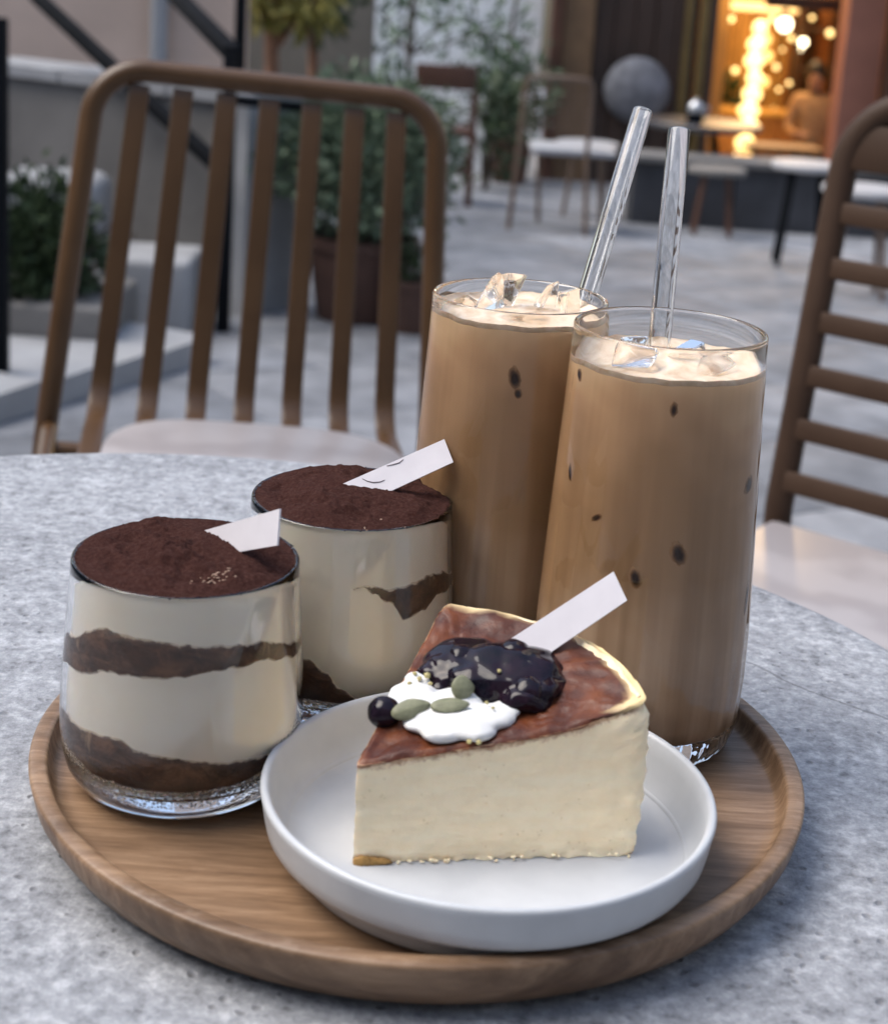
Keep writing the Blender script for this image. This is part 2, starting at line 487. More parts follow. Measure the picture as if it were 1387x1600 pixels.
q.set('color', q.ramp(q.noise(q.coord(), 3, 5), [(0.3, (0.78, 0.82, 0.86)), (0.7, (0.90, 0.91, 0.92))]))
M['bluewall'] = q.m
M['terracotta'] = simple('terracotta_pot', (0.085, 0.042, 0.03), 0.7, 0.25, 8, 0.2, 0.004)
M['soil'] = simple('soil', (0.03, 0.022, 0.016), 0.95, 0.3, 30, 0.5, 0.01)
def leaf(name, a, b):
    q = NT(name, rough=0.55, spec=0.3)
    q.set('color', q.ramp(q.noise(q.coord(), 14, 4, 0.6), [(0.3, a), (0.7, b)])); return q.m
M['leaf_grey'] = leaf('grey_green_leaf', (0.075, 0.11, 0.07), (0.19, 0.25, 0.165))
M['leaf_dark'] = leaf('dark_leaf', (0.02, 0.035, 0.016), (0.055, 0.085, 0.035))
M['leaf_mid'] = leaf('mid_green_leaf', (0.05, 0.09, 0.05), (0.12, 0.18, 0.11))
M['leaf_yellow'] = leaf('yellow_leaf', (0.09, 0.10, 0.02), (0.32, 0.27, 0.06))
M['bark'] = simple('bark', (0.07, 0.05, 0.035), 0.9, 0.3, 20, 0.4, 0.01)
M['bark2'] = simple('reddish_bark', (0.17, 0.09, 0.055), 0.9, 0.3, 20, 0.4, 0.01)
M['walnut'] = simple('walnut_wood', (0.085, 0.036, 0.02), 0.5, 0.3, 6)
M['tanwood'] = simple('tan_wood_panel', (0.17, 0.10, 0.05), 0.55, 0.25, 6)
M['darkpanel'] = simple('dark_brown_panel', (0.040, 0.022, 0.015), 0.45, 0.25, 4)
M['redwall'] = simple('reddish_brown_render', (0.26, 0.11, 0.075), 0.8, 0.15, 3)
M['tanmetal'] = simple('tan_painted_metal', (0.13, 0.085, 0.058), 0.4, 0.15, 20)
M['whiteseat'] = simple('white_seat', (0.40, 0.40, 0.41), 0.5, 0.08, 10)
M['darkstone'] = simple('dark_stone', (0.045, 0.046, 0.052), 0.75, 0.3, 5)
M['blacktop'] = simple('black_table_top', (0.03, 0.03, 0.036), 0.35, 0.2, 10)
M['disc'] = simple('brushed_grey_disc', (0.15, 0.155, 0.175), 0.7, 0.4, 9)
M['silver'] = simple('silver_metal', (0.55, 0.56, 0.58), 0.3, 0.1, 10, metal=0.8)
M['cafe_orange'] = simple('orange_interior', (0.58, 0.34, 0.10), 0.7, 0.2, 3)
M['cafe_wood'] = simple('interior_wood', (0.28, 0.12, 0.035), 0.55, 0.3, 5)
M['cafe_dark'] = simple('interior_dark', (0.05, 0.025, 0.012), 0.6, 0.3, 5)
M['bulb'] = emitter('warm_bulb', (1.0, 0.84, 0.52), 3.2)
M['glow'] = emitter('amber_lamp', (1.0, 0.66, 0.22), 1.15)
M['glow2'] = emitter('amber_strip', (1.0, 0.52, 0.12), 0.8)
M['skin'] = simple('skin', (0.45, 0.27, 0.19), 0.5, 0.08, 20)
M['hair'] = simple('black_hair', (0.012, 0.009, 0.008), 0.5)
M['jacket'] = simple('tan_jacket', (0.50, 0.32, 0.16), 0.8, 0.2, 20)
M['trousers'] = simple('dark_trousers', (0.03, 0.025, 0.025), 0.8)
M['greyhouse'] = simple('grey_house_plaster', (0.36, 0.365, 0.37), 0.85, 0.12, 2)
M['darkpane'] = simple('dark_window_pane', (0.02, 0.022, 0.026), 0.1, 0.1, 2)
M['brass'] = simple('dull_brass_frame', (0.17, 0.12, 0.045), 0.35, 0.2, 10, metal=0.3)
# ------------------------------------------------------------------ pavement
pav = MB()
pav.add([(-40, -8, ground(-8) - 0.005), (40, -8, ground(-8) - 0.005), (40, 40, ground(40) - 0.005), (-40, 40, ground(40) - 0.005)], [(0, 1, 2, 3)])
pavement = structure(pav.build('pavement', M['joint']))
slab_me = []
for k in range(3):
    b = MB(); b.box((0, 0, 0), (0.892, 0.592, 0.06), None, 0.006, 2)
    o = b.build('paving_slab', M['slab'], pavement, local=True); slab_me.append(o)
tilt = math.atan(-0.05)
yaw = R(31)
cnt = 0
first = list(slab_me)
for i in range(-22, 24):
    for j in range(-26, 30):
        lx = i * 0.9 + (0.45 if j % 2 else 0.0); ly = j * 0.6
        x = lx * math.cos(yaw) - ly * math.sin(yaw); y = 7 + lx * math.sin(yaw) + ly * math.cos(yaw)
        if not (2.2 < y < 13.2): continue
        if abs(x - 0.02 * y) > 0.30 * y + 0.5: continue
        if x < -1.0 - 0.16 * (y - 4.0) and y > 4.6: continue
        if cnt < 3: o = first[cnt]
        else:
            o = first[cnt % 3].copy(); COL.objects.link(o); o.parent = pavement
        cnt += 1
        o.location = (x, y, ground(y) - 0.031 + rnd.uniform(-0.0012, 0.0012))
        o.rotation_euler = (Matrix.Rotation(tilt + rnd.uniform(-.0008, .0008), 3, 'X') @ Matrix.Rotation(rnd.uniform(-.0008, .0008), 3, 'Y') @ Matrix.Rotation(yaw, 3, 'Z')).to_euler()

# ------------------------------------------------------------------ walls and facade
def seg_wall(a, b, z0, z1, th):
    """a box standing along the line a-b"""
    a, b = Vector((a[0], a[1], 0)), Vector((b[0], b[1], 0)); d = (b - a).normalized(); n = Vector((-d.y, d.x, 0))
    if n.y < 0: n = -n
    vs = [(*p.xy, z) for z in (z0, z1) for p in (a, b, b + n * th, a + n * th)]
    return vs, [(0, 1, 2, 3), (4, 5, 6, 7), (0, 1, 5, 4), (1, 2, 6, 5), (2, 3, 7, 6), (3, 0, 4, 7)]

wa = at(-60, 92, z=0.50); wb = at(352, 142, z=0.50)
t = thing('garden_wall', 'low grey rendered wall with pale coping behind the stair railing', 'wall', (wa + wb) / 2)
MB().add(*seg_wall(wa, wb, ground(wa.y) - .15, 0.46, 0.25)).build('wall_face', M['greywall'], t, smooth=False)
dv = (wb - wa).normalized()
for k in range(5):
    L = (wb - wa).length / 5
    p = wa + dv * (L * k + 0.006); q2 = wa + dv * (L * (k + 1) - 0.006)
    off = Vector((0, -0.03, 0))
    MB().add(*seg_wall(p + off, q2 + off, 0.461, 0.505, 0.31)).build('coping_stone', M['coping'], t, smooth=False)
pe = wb + dv * 0.004
MB().add(*seg_wall(pe + Vector((0, -0.05, 0)), pe + dv * 0.11 + Vector((0, -0.05, 0)), ground(pe.y) - .15, 0.50, 0.34)).build('end_post', M['coping'], t, smooth=False)

by = 8.6
tag(MB().box((at(190, 0, y=by).x - .55, by + .1, 2.6), (2.35, 0.2, 7.0)).build('beige_wall', M['beige'], loc=(-2.6, by, 0), smooth=False),
    'beige plastered house wall above the grey garden wall, top left', 'wall')
pp = at(252, 40, y=by)
b = MB(); b.tube([(pp.x, by - .06, -0.4), (pp.x, by - .06, 2.6)], 0.045, 14)
for z in (0.75, 1.6): b.box((pp.x, by - .04, z), (0.13, 0.08, 0.03))
tag(b.build('drain_pipe', M['coping'], loc=(pp.x, by - .06, -.4)), 'pale vertical drain pipe on the beige wall', 'pipe')
oy = 11.2
xa, xb = at(300, 0, y=oy).x, at(585, 0, y=oy).x
tag(MB().box(((xa + xb) / 2, oy + .1, 0.7), (xb - xa, 0.2, 4.0)).build('olive_wall', M['olive'], loc=((xa + xb) / 2, oy, 0), smooth=False),
    'dark olive grey wall behind the yellow green plants', 'wall')
uy = 13.4
xa, xb = at(555, 0, y=uy).x, at(852, 0, y=uy).x
t = thing('pale_wall', 'pale bluish white wall behind the thin leafy branches', 'wall', ((xa + xb) / 2, uy, 0))
np_ = 4
for k in range(np_):
    x0 = xa + (xb - xa) * k / np_ + .008; x1 = xa + (xb - xa) * (k + 1) / np_ - .008
    MB().box(((x0 + x1) / 2, uy, 0.9), (x1 - x0, 0.06, 3.6), None, .006).build('wall_panel', M['bluewall'], t, smooth=False)
MB().box(((xa + xb) / 2, uy + .12, 0.9), (xb - xa, 0.14, 3.6)).build('wall_core', M['coping'], t, smooth=False)

fy = 13.0                                       # cafe facade
def fx(px): return at(px, 130, y=fy).x
floor_z = at(1200, 268, y=fy).z - .42
t = thing('cafe_building', 'dark brown cafe facade with a wide warmly lit doorway', 'building', (fx(1000), fy, ground(fy)))
def slab_(name, px0, px1, mat, z0, z1, y0=fy, th=0.2, par=t):
    x0, x1 = fx(px0), fx(px1)
    return MB().box(((x0 + x1) / 2, y0 + th / 2, (z0 + z1) / 2), (x1 - x0 - .006, th, z1 - z0), None, .008).build(name, mat, par, smooth=False)
gz = ground(fy) - .2
slab_('wood_pillar', 852, 872, M['walnut'], gz, 5.0, fy - .12, .3)
slab_('wood_pillar', 872, 921, M['tanwood'], gz, 5.0, fy - .06, .26)
edges = [921, 952, 984, 1016, 1047, 1060]
for a_, b_ in zip(edges[:-1], edges[1:]): slab_('wall_panel', a_, b_, M['darkpanel'], gz, 5.0, fy + rnd.uniform(-.01, .01))
slab_('door_frame', 1060, 1072, M['brass'], gz, 5.0, fy - .03, .12)
slab_('side_light', 1072, 1083, M['darkpanel'], gz, 5.0, fy + .02, .05)
slab_('door_frame', 1083, 1098, M['brass'], gz, 5.0, fy - .03, .12)
slab_('door_frame', 1098, 1111, M['darkpanel'], gz, 5.0, fy - .05, .22)
slab_('wall_panel', 1311, 1372, M['redwall'], gz, 5.0, fy - .02, .3)
slab_('wall_panel', 1372, 1470, M['darkpanel'], gz, 5.0, fy - .3, .3)
slab_('lintel', 1105, 1315, M['darkpanel'], 1.62, 5.0, fy - .04, .28)
slab_('roof_band', 846, 1475, M['darkpanel'], 5.003, 5.25, fy - .3, .6)
# unseen houses added around the courtyard for their shade and reflections
def added_house(name, label, p0, p1, th, h, mat, n):
    p0, p1 = Vector((*p0, 0)), Vector((*p1, 0)); d = (p1 - p0).normalized(); nn = Vector((-d.y, d.x, 0))
    ctr = Vector((-.1, 5, 0)); 
    if (ctr - p0).dot(nn) > 0: nn = -nn
    t9 = thing(name, label, 'building', (p0 + p1) / 2)
    def blk(s0, s1, o0, o1, z0, z1, nm, m_, par):
        vs = [(*(p0 + d * s + nn * o).xy, z) for z in (z0, z1) for s, o in ((s0, o0), (s1, o0), (s1, o1), (s0, o1))]
        return MB().add(vs, [(0, 1, 2, 3), (4, 5, 6, 7), (0, 1, 5, 4), (1, 2, 6, 5), (2, 3, 7, 6), (3, 0, 4, 7)]).build(nm, m_, par, smooth=False)
    L = (p1 - p0).length; gz2 = -1.2
    blk(0, L, 0, th, gz2, h, 'wall', mat, t9)
    blk(-.05, L + .05, -.12, th + .05, h + .003, h + .18, 'cornice', M['coping'], t9)
    for fl in range(int(h // 2.9)):
        for k in range(n):
            s = L * (k + .5) / n; z = .9 + 2.9 * fl
            f_ = blk(s - .55, s + .55, -.05, -.003, z, z + 1.5, 'window', M['walnut'], t9)
            blk(s - .47, s - .02, -.062, -.053, z + .08, z + 1.42, 'pane', M['darkpane'], f_)
            blk(s + .02, s + .47, -.062, -.053, z + .08, z + 1.42, 'pane', M['darkpane'], f_)
added_house('added_rear_house', 'added unseen grey house behind the camera, shading the courtyard', (-7, -4.5), (8, -4.5), .3, 7.0, M['greyhouse'], 5)
added_house('added_right_house', 'added unseen grey house shading the courtyard from the right', (8, -4.2), (8, 12.6), .3, 6.5, M['greyhouse'], 5)
added_house('added_left_house', 'added unseen grey house shading the courtyard from the left', (-7, -4.2), (-7, 8.3), .3, 6.0, M['greyhouse'], 4)
# interior
iy = 17.0
def ix(px, y=iy): return at(px, 130, y=y).x
x0, x1 = fx(1098) - .35, ix(1330) + .5
zc = 1.95
def quadbox(c, s, name, mat, bev=0.0): return MB().box(c, s, None, bev).build(name, mat, t, smooth=False)
quadbox(((x0 + x1) / 2, (fy + iy) / 2 + .15, floor_z - .05), (x1 - x0, iy - fy - .1, .1), 'interior_floor', M['cafe_wood'])
quadbox(((x0 + x1) / 2, iy + .05, 0.6), (x1 - x0, .1, 3.8), 'back_wall', M['cafe_orange'])
quadbox((x0 - .05, (fy + iy) / 2 + .15, 0.6), (.1, iy - fy - .1, 3.8), 'side_wall', M['cafe_orange'])
quadbox((x1 + .05, (fy + iy) / 2 + .15, 0.6), (.1, iy - fy - .1, 3.8), 'side_wall', M['cafe_orange'])
quadbox(((x0 + x1) / 2, (fy + iy) / 2 + .15, zc + .05), (x1 - x0, iy - fy - .1, .1), 'interior_ceiling', M['cafe_wood'])
p0 = at(1122, 40, y=14.2)
quadbox((p0.x - .02, 14.2, .4), (.20, .12, 3.1), 'interior_pillar', M['cafe_orange'], .01)

# lit things in the cafe, each standing or hanging there
for (px, py, yy, r_) in ((1225, 38, 14.6, .062), (1254, 66, 15.6, .038), (1247, 76, 16.0, .030)):
    p = at(px, py, y=yy)
    pt = thing('pendant_bulb', {1225: 'largest bright round bulb hanging in the cafe doorway', 1254: 'upper of two small bulbs deep inside the cafe', 1247: 'lower of two small bulbs deep inside the cafe'}[px], 'lamp', p, group='bulbs hanging in the cafe')
    MB().ball(p, (r_,) * 3, None, 3).build('bulb', M['bulb'], pt)
    MB().tube([p + Vector((0, 0, r_ * .9)), p + Vector((0, 0, r_ * 2.0))], r_ * .45, 10).build('socket', M['brass'], pt)
    MB().tube([p + Vector((0, 0, r_ * 1.9)), (p.x, p.y, zc)], .006, 6).build('cord', M['black'], pt)
p = at(1173, 150, y=15.2)
lt = thing('lantern_column', 'tall column of stacked glowing amber lanterns inside the cafe', 'lamp', (p.x, p.y, floor_z))
zb = at(1173, 262, y=15.2).z; zt = at(1173, 30, y=15.2).z
nl = 9
for k in range(nl):
    z = zb + (zt - zb) * (k + .5) / nl; rr = 0.10 - .035 * k / nl + rnd.uniform(-.012, .012)
    MB().ball((p.x + rnd.uniform(-.015, .015), p.y, z), (rr, rr, (zt - zb) / nl * .52), None, 2).build('lantern', M['glow'], lt)
MB().tube([(p.x, p.y, floor_z), (p.x, p.y, zt + .1)], .012, 8).build('stem', M['brass'], lt)
MB().lathe([(0, floor_z), (.12, floor_z), (.12, floor_z + .02), (.02, floor_z + .05), (0, floor_z + .05)], (p.x, p.y, 0), 20).build('foot', M['brass'], lt)
for k, (px, py) in enumerate(((1196, 62), (1198, 88), (1192, 128))):
    p = at(px, py, y=16.7)
    t2 = thing('wall_light', ['highest of three small orange wall lights in the cafe', 'middle of three small orange wall lights in the cafe', 'lowest of three small orange wall lights in the cafe'][k], 'lamp', p, group='orange wall lights in the cafe')
    MB().ball(p, (.06, .05, .06), None, 2).build('shade', M['glow2'], t2)
    MB().tube([p, p + Vector((0, .3, 0))], .015, 8).build('bracket', M['brass'], t2)
p = at(1190, 10, y=14.9)
t2 = thing('ceiling_light', 'long amber ceiling light at the top of the cafe doorway', 'lamp', (p.x, p.y, p.z))
MB().box((p.x, p.y, p.z), (.62, .16, .085), None, .01).build('diffuser', M['glow2'], t2, smooth=False)
MB().box((p.x, p.y, p.z + .06), (.66, .2, .03)).build('housing', M['brass'], t2, smooth=False)
for dx in (-.2, .2): MB().tube([(p.x + dx, p.y, p.z + .07), (p.x + dx, p.y, zc)], .008, 6).build('rod', M['brass'], t2)
for k, (px, py, yy, e) in enumerate(((1205, 120, 15.0, 42), (1160, 60, 13.9, 26))):
    p = at(px, py, y=yy); ld = bpy.data.lights.new('cafe_lamp', 'POINT'); ld.energy = e; ld.color = (1.0, 0.68, 0.34); ld.shadow_soft_size = .12
    lo = bpy.data.objects.new('cafe_lamp', ld); COL.objects.link(lo); lo.location = (p.x, p.y, 1.5)
# darker panelling and a lit window frame on the back wall, right half
for k in range(4):
    xk = at(1238 + 22 * k, 100, y=16.6).x
    MB().box((xk, 16.62 - .004 * k, .3), (.13, .06, 2.8), None, .006).build('wall_board', M['cafe_dark'] if k % 2 else M['cafe_wood'], t, smooth=False)
rb_ = random.Random(5)
where = ['high at the far left', 'left of the lantern column, halfway up', 'just right of the lantern column, high', 'right of the lantern column, halfway up', 'near the counter, left', 'near the counter, right', 'high above the person', 'left of the person, high', 'left of the person, low', 'far right, high', 'beside the doorway edge, low', 'centre of the room, high', 'centre of the room, low']
for k, (px, py) in enumerate(((1142, 30), (1148, 110), (1205, 30), (1212, 105), (1158, 190), (1208, 170), (1268, 28), (1236, 60), (1232, 130), (1296, 52), (1128, 205), (1222, 78), (1216, 140))):
    p = at(px, py, y=rb_.uniform(13.9, 16.2)); r_ = rb_.uniform(.016, .030)
    pt = thing('string_bulb', 'tiny warm bulb on a cord in the cafe, ' + where[k], 'lamp', p, group='tiny bulbs on cords in the cafe')
    MB().ball(p, (r_,) * 3, None, 2).build('bulb', M['glow'], pt)
    MB().tube([p + Vector((0, 0, r_ * .9)), (p.x, p.y, zc)], .004, 5).build('cord', M['black'], pt)
p = at(1285, 85, y=15.9)
sh_ = thing('wall_shelf', 'dark shelf unit with boards at the right inside the cafe', 'shelf', (p.x, p.y, floor_z))
for sx in (-.26, .26): MB().box((p.x + sx, p.y, floor_z + .95), (.04, .25, 1.9), None, .004).build('upright', M['cafe_dark'], sh_, smooth=False)
for k in range(5): MB().box((p.x, p.y, floor_z + .30 + .38 * k), (.48, .24, .03), None, .004).build('shelf_board', M['cafe_dark'], sh_, smooth=False)
p = at(1210, 10, y=13.7)
bm_ = tag(MB().box((p.x + .3, 13.7, at(1280, 6, y=13.7).z), (.75, .10, .10), None, .01).build('ceiling_beam', M['cafe_dark'], loc=(p.x, 13.7, p.z), smooth=False), 'dark beam across the top right of the cafe doorway', 'beam')
for sx in (-.03, .62): MB().tube([(p.x + sx, 13.7, p.z), (p.x + sx, 13.7, zc)], .012, 6).build('hanger', M['cafe_dark'], bm_)
# counter and shelf
p = at(1190, 215, y=15.6)
t2 = thing('cafe_counter', 'orange wooden counter inside the cafe', 'counter', (p.x, p.y, floor_z))
zt = at(1190, 178, y=15.6).z
for k in range(5):
    MB().box((p.x - .44 + .22 * k, p.y, (floor_z + zt) / 2), (.214, .3, zt - floor_z), None, .006).build('front_board', M['cafe_wood'], t2, smooth=False)
MB().box((p.x, p.y, zt + .025), (1.16, .4, .045), None, .008).build('worktop', M['cafe_orange'], t2, smooth=False)
p = at(1130, 150, y=15.9)
t2 = thing('indoor_plant', 'dark leafy plant against the orange wall inside the cafe', 'plant', (p.x, p.y, floor_z))

def leaves(n, cen, rad, size, seed, shell=0.4, aspect=.45, droop=0.0, flip=None):
    rr = random.Random(seed); b = MB()
    for k in range(n):
        while True:
            d = Vector((rr.uniform(-1, 1), rr.uniform(-1, 1), rr.uniform(-1, 1)))
            if .05 < d.length < 1: break
        d = d.normalized() * (rr.random() ** shell)
        lump = 1 + .35 * fbm(d * 2.3 + Vector((seed, 0, 0)), 3)
        p = Vector(cen) + Vector((d.x * rad[0], d.y * rad[1], d.z * rad[2])) * lump
        ax = (d + Vector((rr.uniform(-.9, .9), rr.uniform(-.9, .9), rr.uniform(-.6, 1.0) - droop))).normalized()
        sx = ax.cross(Vector((rr.uniform(-1, 1), rr.uniform(-1, 1), rr.uniform(-1, 1)))).normalized()
        up = sx.cross(ax)
        s = size * rr.uniform(.6, 1.35)
        b.add([p, p + ax * s * .5 + sx * s * aspect * .5 + up * s * .06, p + ax * s, p + ax * s * .5 - sx * s * aspect * .5 + up * s * .06], [(0, 1, 2), (0, 2, 3)])
    return b

def branch_system(b, base, tips, r0, seed):
    rr = random.Random(seed); base = Vector(base)
    for tp in tips:
        tp = Vector(tp); pts = []
        for i in range(6):
            s = i / 5
            q_ = base.lerp(tp, s) + Vector((rr.uniform(-1, 1), rr.uniform(-1, 1), 0)) * .05 * (tp - base).length * math.sin(PI * s)
            pts.append(q_)
        b.tube(pts, [r0 * (1 - .75 * i / 5) for i in range(6)], 7)
    return b
stuff(leaves(260, (p.x, p.y, floor_z + .62), (.20, .2, .36), .13, 3).build('foliage', M['leaf_dark'], t2, smooth=False, fix=False))
branch_system(MB(), (p.x, p.y, floor_z + .2), [(p.x + rnd.uniform(-.15, .15), p.y + rnd.uniform(-.15, .15), floor_z + .8) for _ in range(5)], .02, 1).build('stem', M['bark'], t2)
MB().lathe([(0, 0), (.12, 0), (.16, .28), (.14, .28), (.13, .24), (0, .24)], (p.x, p.y, floor_z), 20).build('pot', M['terracotta'], t2)

# the person in the cafe: one skinned body
def skin_body(name, joints, edges, radii, root, mat, par):
    me = bpy.data.meshes.new(name); me.from_pydata(joints, edges, [])
    o = bpy.data.objects.new(name, me); COL.objects.link(o)
    md = o.modifiers.new('skin', 'SKIN'); md.use_smooth_shade = True
    for i, r_ in enumerate(radii):
        s_ = me.skin_vertices[0].data[i]; s_.radius = r_ if isinstance(r_, tuple) else (r_, r_); s_.use_root = (i == root)
    ss = o.modifiers.new('sub', 'SUBSURF'); ss.levels = 1; ss.render_levels = 1
    dg = bpy.context.evaluated_depsgraph_get(); ev = o.evaluated_get(dg)
    me2 = bpy.data.meshes.new_from_object(ev)
    o.modifiers.clear(); o.data = me2; bpy.data.meshes.remove(me)
    me2.materials.clear()
    for mm in (mat if isinstance(mat, list) else [mat]): me2.materials.append(mm)
    for p_ in me2.polygons: p_.use_smooth = True
    o.parent = par; ORG[o] = ORG[par]
    return o

pp = at(1262, 260, y=14.3); zfl = floor_z
ps = at(1276, 120, y=14.3)                      # head centre
hz = ps.z - zfl                                 # head height above the floor
per = thing('person', 'person with black hair in a tan jacket standing inside the lit cafe', 'person', (ps.x, 14.3, zfl))
k_ = hz / 1.22
J = [(0, 0, .50), (0, 0, .70), (0, .01, .92), (0, 0, 1.05), (-.01, -.02, 1.11), (-.02, -.03, 1.21), (-.02, -.03, 1.29),
     (-.17, 0, 1.00), (-.24, -.05, .74), (-.20, -.26, .68), (-.16, -.36, .72),
     (.17, 0, 1.00), (.25, -.03, .73), (.20, -.24, .64), (.16, -.34, .67),
     (-.10, -.02, .49), (-.13, -.42, .50), (-.13, -.40, .10), (-.13, -.53, .04),
     (.10, -.02, .49), (.13, -.42, .50), (.13, -.40, .10), (.13, -.53, .04)]
E_ = [(0, 1), (1, 2), (2, 3), (3, 4), (4, 5), (5, 6), (2, 7), (7, 8), (8, 9), (9, 10), (2, 11), (11, 12), (12, 13), (13, 14), (0, 15), (15, 16), (16, 17), (17, 18), (0, 19), (19, 20), (20, 21), (21, 22)]
RR = [(.15, .11), (.14, .105), (.16, .11), (.075, .06), .052, (.082, .10), (.07, .085), .075, .05, .038, .03, .075, .05, .038, .03, .09, .06, .045, .035, .09, .06, .045, .035]
J = [(a_ * k_, b_ * k_, c_ * k_) for a_, b_, c_ in J]
RR = [tuple(u * k_ for u in r_) if isinstance(r_, tuple) else r_ * k_ for r_ in RR]
body = skin_body('body', J, E_, RR, 0, [M['skin'], M['jacket'], M['trousers']], per)
for p_ in body.data.polygons:
    z = p_.center.z / k_
    p_.material_index = 2 if z < .56 else (1 if (z < 1.065 and not (p_.center.y / k_ < -.27)) else 0)
O = Vector((ps.x, 14.3, zfl))
hc = O + Vector((-.02, -.03, 1.23)) * k_
b = MB(); b.ball(hc + Vector((0.012, .03, .035)) * k_, (.098 * k_, .105 * k_, .11 * k_), None, 3, .06, 4, 3); 
b.ball(hc + Vector((0.02, .09, -.04)) * k_, (.075 * k_, .05 * k_, .10 * k_), None, 2, .1, 5, 3)
b.build('hair', M['hair'], per)
for sx in (-.032, .032): MB().ball(hc + Vector((sx, -.098, -.005)) * k_, (.011 * k_, .006 * k_, .008 * k_), None, 2).build('eye', M['hair'], per)
MB().ball(hc + Vector((0, -.112, -.03)) * k_, (.014 * k_, .018 * k_, .024 * k_), None, 2).build('nose', M['skin'], per)
MB().ball(hc + Vector((0, -.098, -.066)) * k_, (.026 * k_, .008 * k_, .008 * k_), None, 2).build('mouth', simple('lips', (.35, .13, .11)), per)
for side, i in ((-1, 10), (1, 14)):
    w_ = O + Vector(J[i]); b = MB()
    b.ball(w_ + Vector((0, -.03, 0)) * k_, (.038 * k_, .05 * k_, .016 * k_), None, 2)
    for f in range(4):
        x = (-.028 + .0187 * f) * k_; L = (.06, .072, .068, .052)[f] * k_
        s0 = w_ + Vector((x, -.07 * k_, 0)); b.tube([s0, s0 + Vector((0, -L * .5, -.005)), s0 + Vector((0, -L, -.02 * k_))], [.009 * k_, .008 * k_, .006 * k_], 6)
    s0 = w_ + Vector((-side * .03 * k_, -.02 * k_, 0)); b.tube([s0, s0 + Vector((-side * .03, -.03, 0)) * k_, s0 + Vector((-side * .04, -.06, -.005)) * k_], [.011 * k_, .01 * k_, .007 * k_], 6)
    b.build('hand', M['skin'], per)

st_ = thing('wooden_stool', 'stool under the person inside the lit cafe', 'stool', (O.x, O.y, zfl))
MB().box((O.x, O.y, zfl + .40 * k_), (.40, .38, .03), None, .008).build('seat', M['cafe_dark'], st_)
for sx in (-.15, .15):
    for sy in (-.14, .14): MB().box((O.x + sx, O.y + sy, zfl + .19 * k_), (.035, .035, .37 * k_), None, .004).build('leg', M['cafe_dark'], st_)
# grey disc on the facade
p = at(993, 140, y=fy)
b = MB(); b.lathe([(0, -.13), (.10, -.12), (.19, -.09), (.245, -.045), (.255, -.01), (.255, 0.02), (0, 0.02)], (0, 0, 0), 48)
Mx = Matrix.Rotation(R(-90), 4, 'X'); b.v = [Mx @ v_ + Vector((p.x, fy - .07, p.z)) for v_ in b.v]
b.v = [Vector((v_.x, v_.y, v_.z)) for v_ in b.v]
t2 = tag(b.build('wall_disc', M['disc'], loc=(p.x, fy - .07, p.z)), 'round grey domed disc mounted on the dark brown wall', 'wall disc')

# raised terrace edge in dark stone
ya, yb = 10.0, 10.2
t2 = thing('terrace_edge', 'low dark stone terrace edge under the cafe tables', 'ledge', (1.6, ya, ground(ya)))
xs = [at(985, 300, y=ya).x + .62 * k for k in range(7)]
for k in range(6):
    zt = at(1150, 262, y=ya).z
    MB().box(((xs[k] + xs[k + 1]) / 2, ya + .15, (zt + ground(ya) - .1) / 2), (.612, .3, zt - ground(ya) + .1), None, .008).build('kerb_stone', M['darkstone'], t2, smooth=False)
    MB().box(((xs[k] + xs[k + 1]) / 2, ya + .14, zt + .022), (.614, .36, .04), None, .006).build('cap_stone', M['greywall'], t2, smooth=False)

# ------------------------------------------------------------------ background furniture
def leg_to_ground(b, top, foot, r_): b.tube([Vector(top), Vector(foot)], r_, 8); return b

# thin tan metal chair with white seat
cy_ = 9.25
pL, pR_ = at(822, 118, y=cy_), at(925, 128, y=cy_)
pS = at(885, 236, y=cy_ + .1)
base = Vector(((pL.x + pR_.x) / 2, cy_, ground(cy_)))
t2 = thing('metal_chair', 'thin tan metal cafe chair with a white seat and mesh back', 'chair', base)
sz = pS.z; top = pL.z
w2 = (pR_.x - pL.x) / 2
A_ = [Vector((pL.x, cy_ - .02, 0)), Vector((pR_.x, cy_ - .16, 0))]       # back feet line (nearer the camera)
yb_ = cy_
frame = MB()
corner = .05
path = [(pL.x - .04, yb_ - .03, ground(yb_)), (pL.x - .01, yb_, sz), (pL.x, yb_ + .0, top - corner), (pL.x + .015, yb_, top - .012), (pL.x + corner, yb_, top), (pR_.x - corner, yb_ - .05, top), (pR_.x - .015, yb_ - .05, top - .012), (pR_.x, yb_ - .05, top - corner), (pR_.x + .0, yb_ - .05, sz), (pR_.x + .02, yb_ - .12, ground(yb_))]
frame.tube(path, .015, 8).build('back_frame', M['tanmetal'], t2)
mb = MB()
for k in range(9):
    x = pL.x + (pR_.x - pL.x) * (k + 1) / 10
    mb.tube([(x, yb_ - .025, sz + .12), (x, yb_ - .025, top)], .0028, 5)
for k in range(7):
    z = sz + .12 + (top - sz - .12) * k / 7
    mb.tube([(pL.x, yb_ - .022, z), (pR_.x, yb_ - .047, z)], .0028, 5)
stuff(mb.build('mesh_back', M['tanmetal'], t2))
sx0, sx1 = at(828, 240, y=cy_ + .1).x, at(962, 240, y=cy_ + .1).x
MB().box(((sx0 + sx1) / 2, cy_ + .22, sz), ((sx1 - sx0), .42, .035), None, .014).build('seat', M['whiteseat'], t2)
for (x, y2) in ((sx0 + .06, cy_ + .4), (sx1 - .05, cy_ + .38)):
    MB().tube([(x, y2, sz), (x + .03, y2 + .05, ground(y2))], .014, 8).build('leg', M['tanmetal'], t2)
MB().tube([(sx0 + .05, cy_ + .4, sz - .06), (sx1 - .05, cy_ + .38, sz - .06)], .01, 8).build('stretcher', M['tanmetal'], t2)

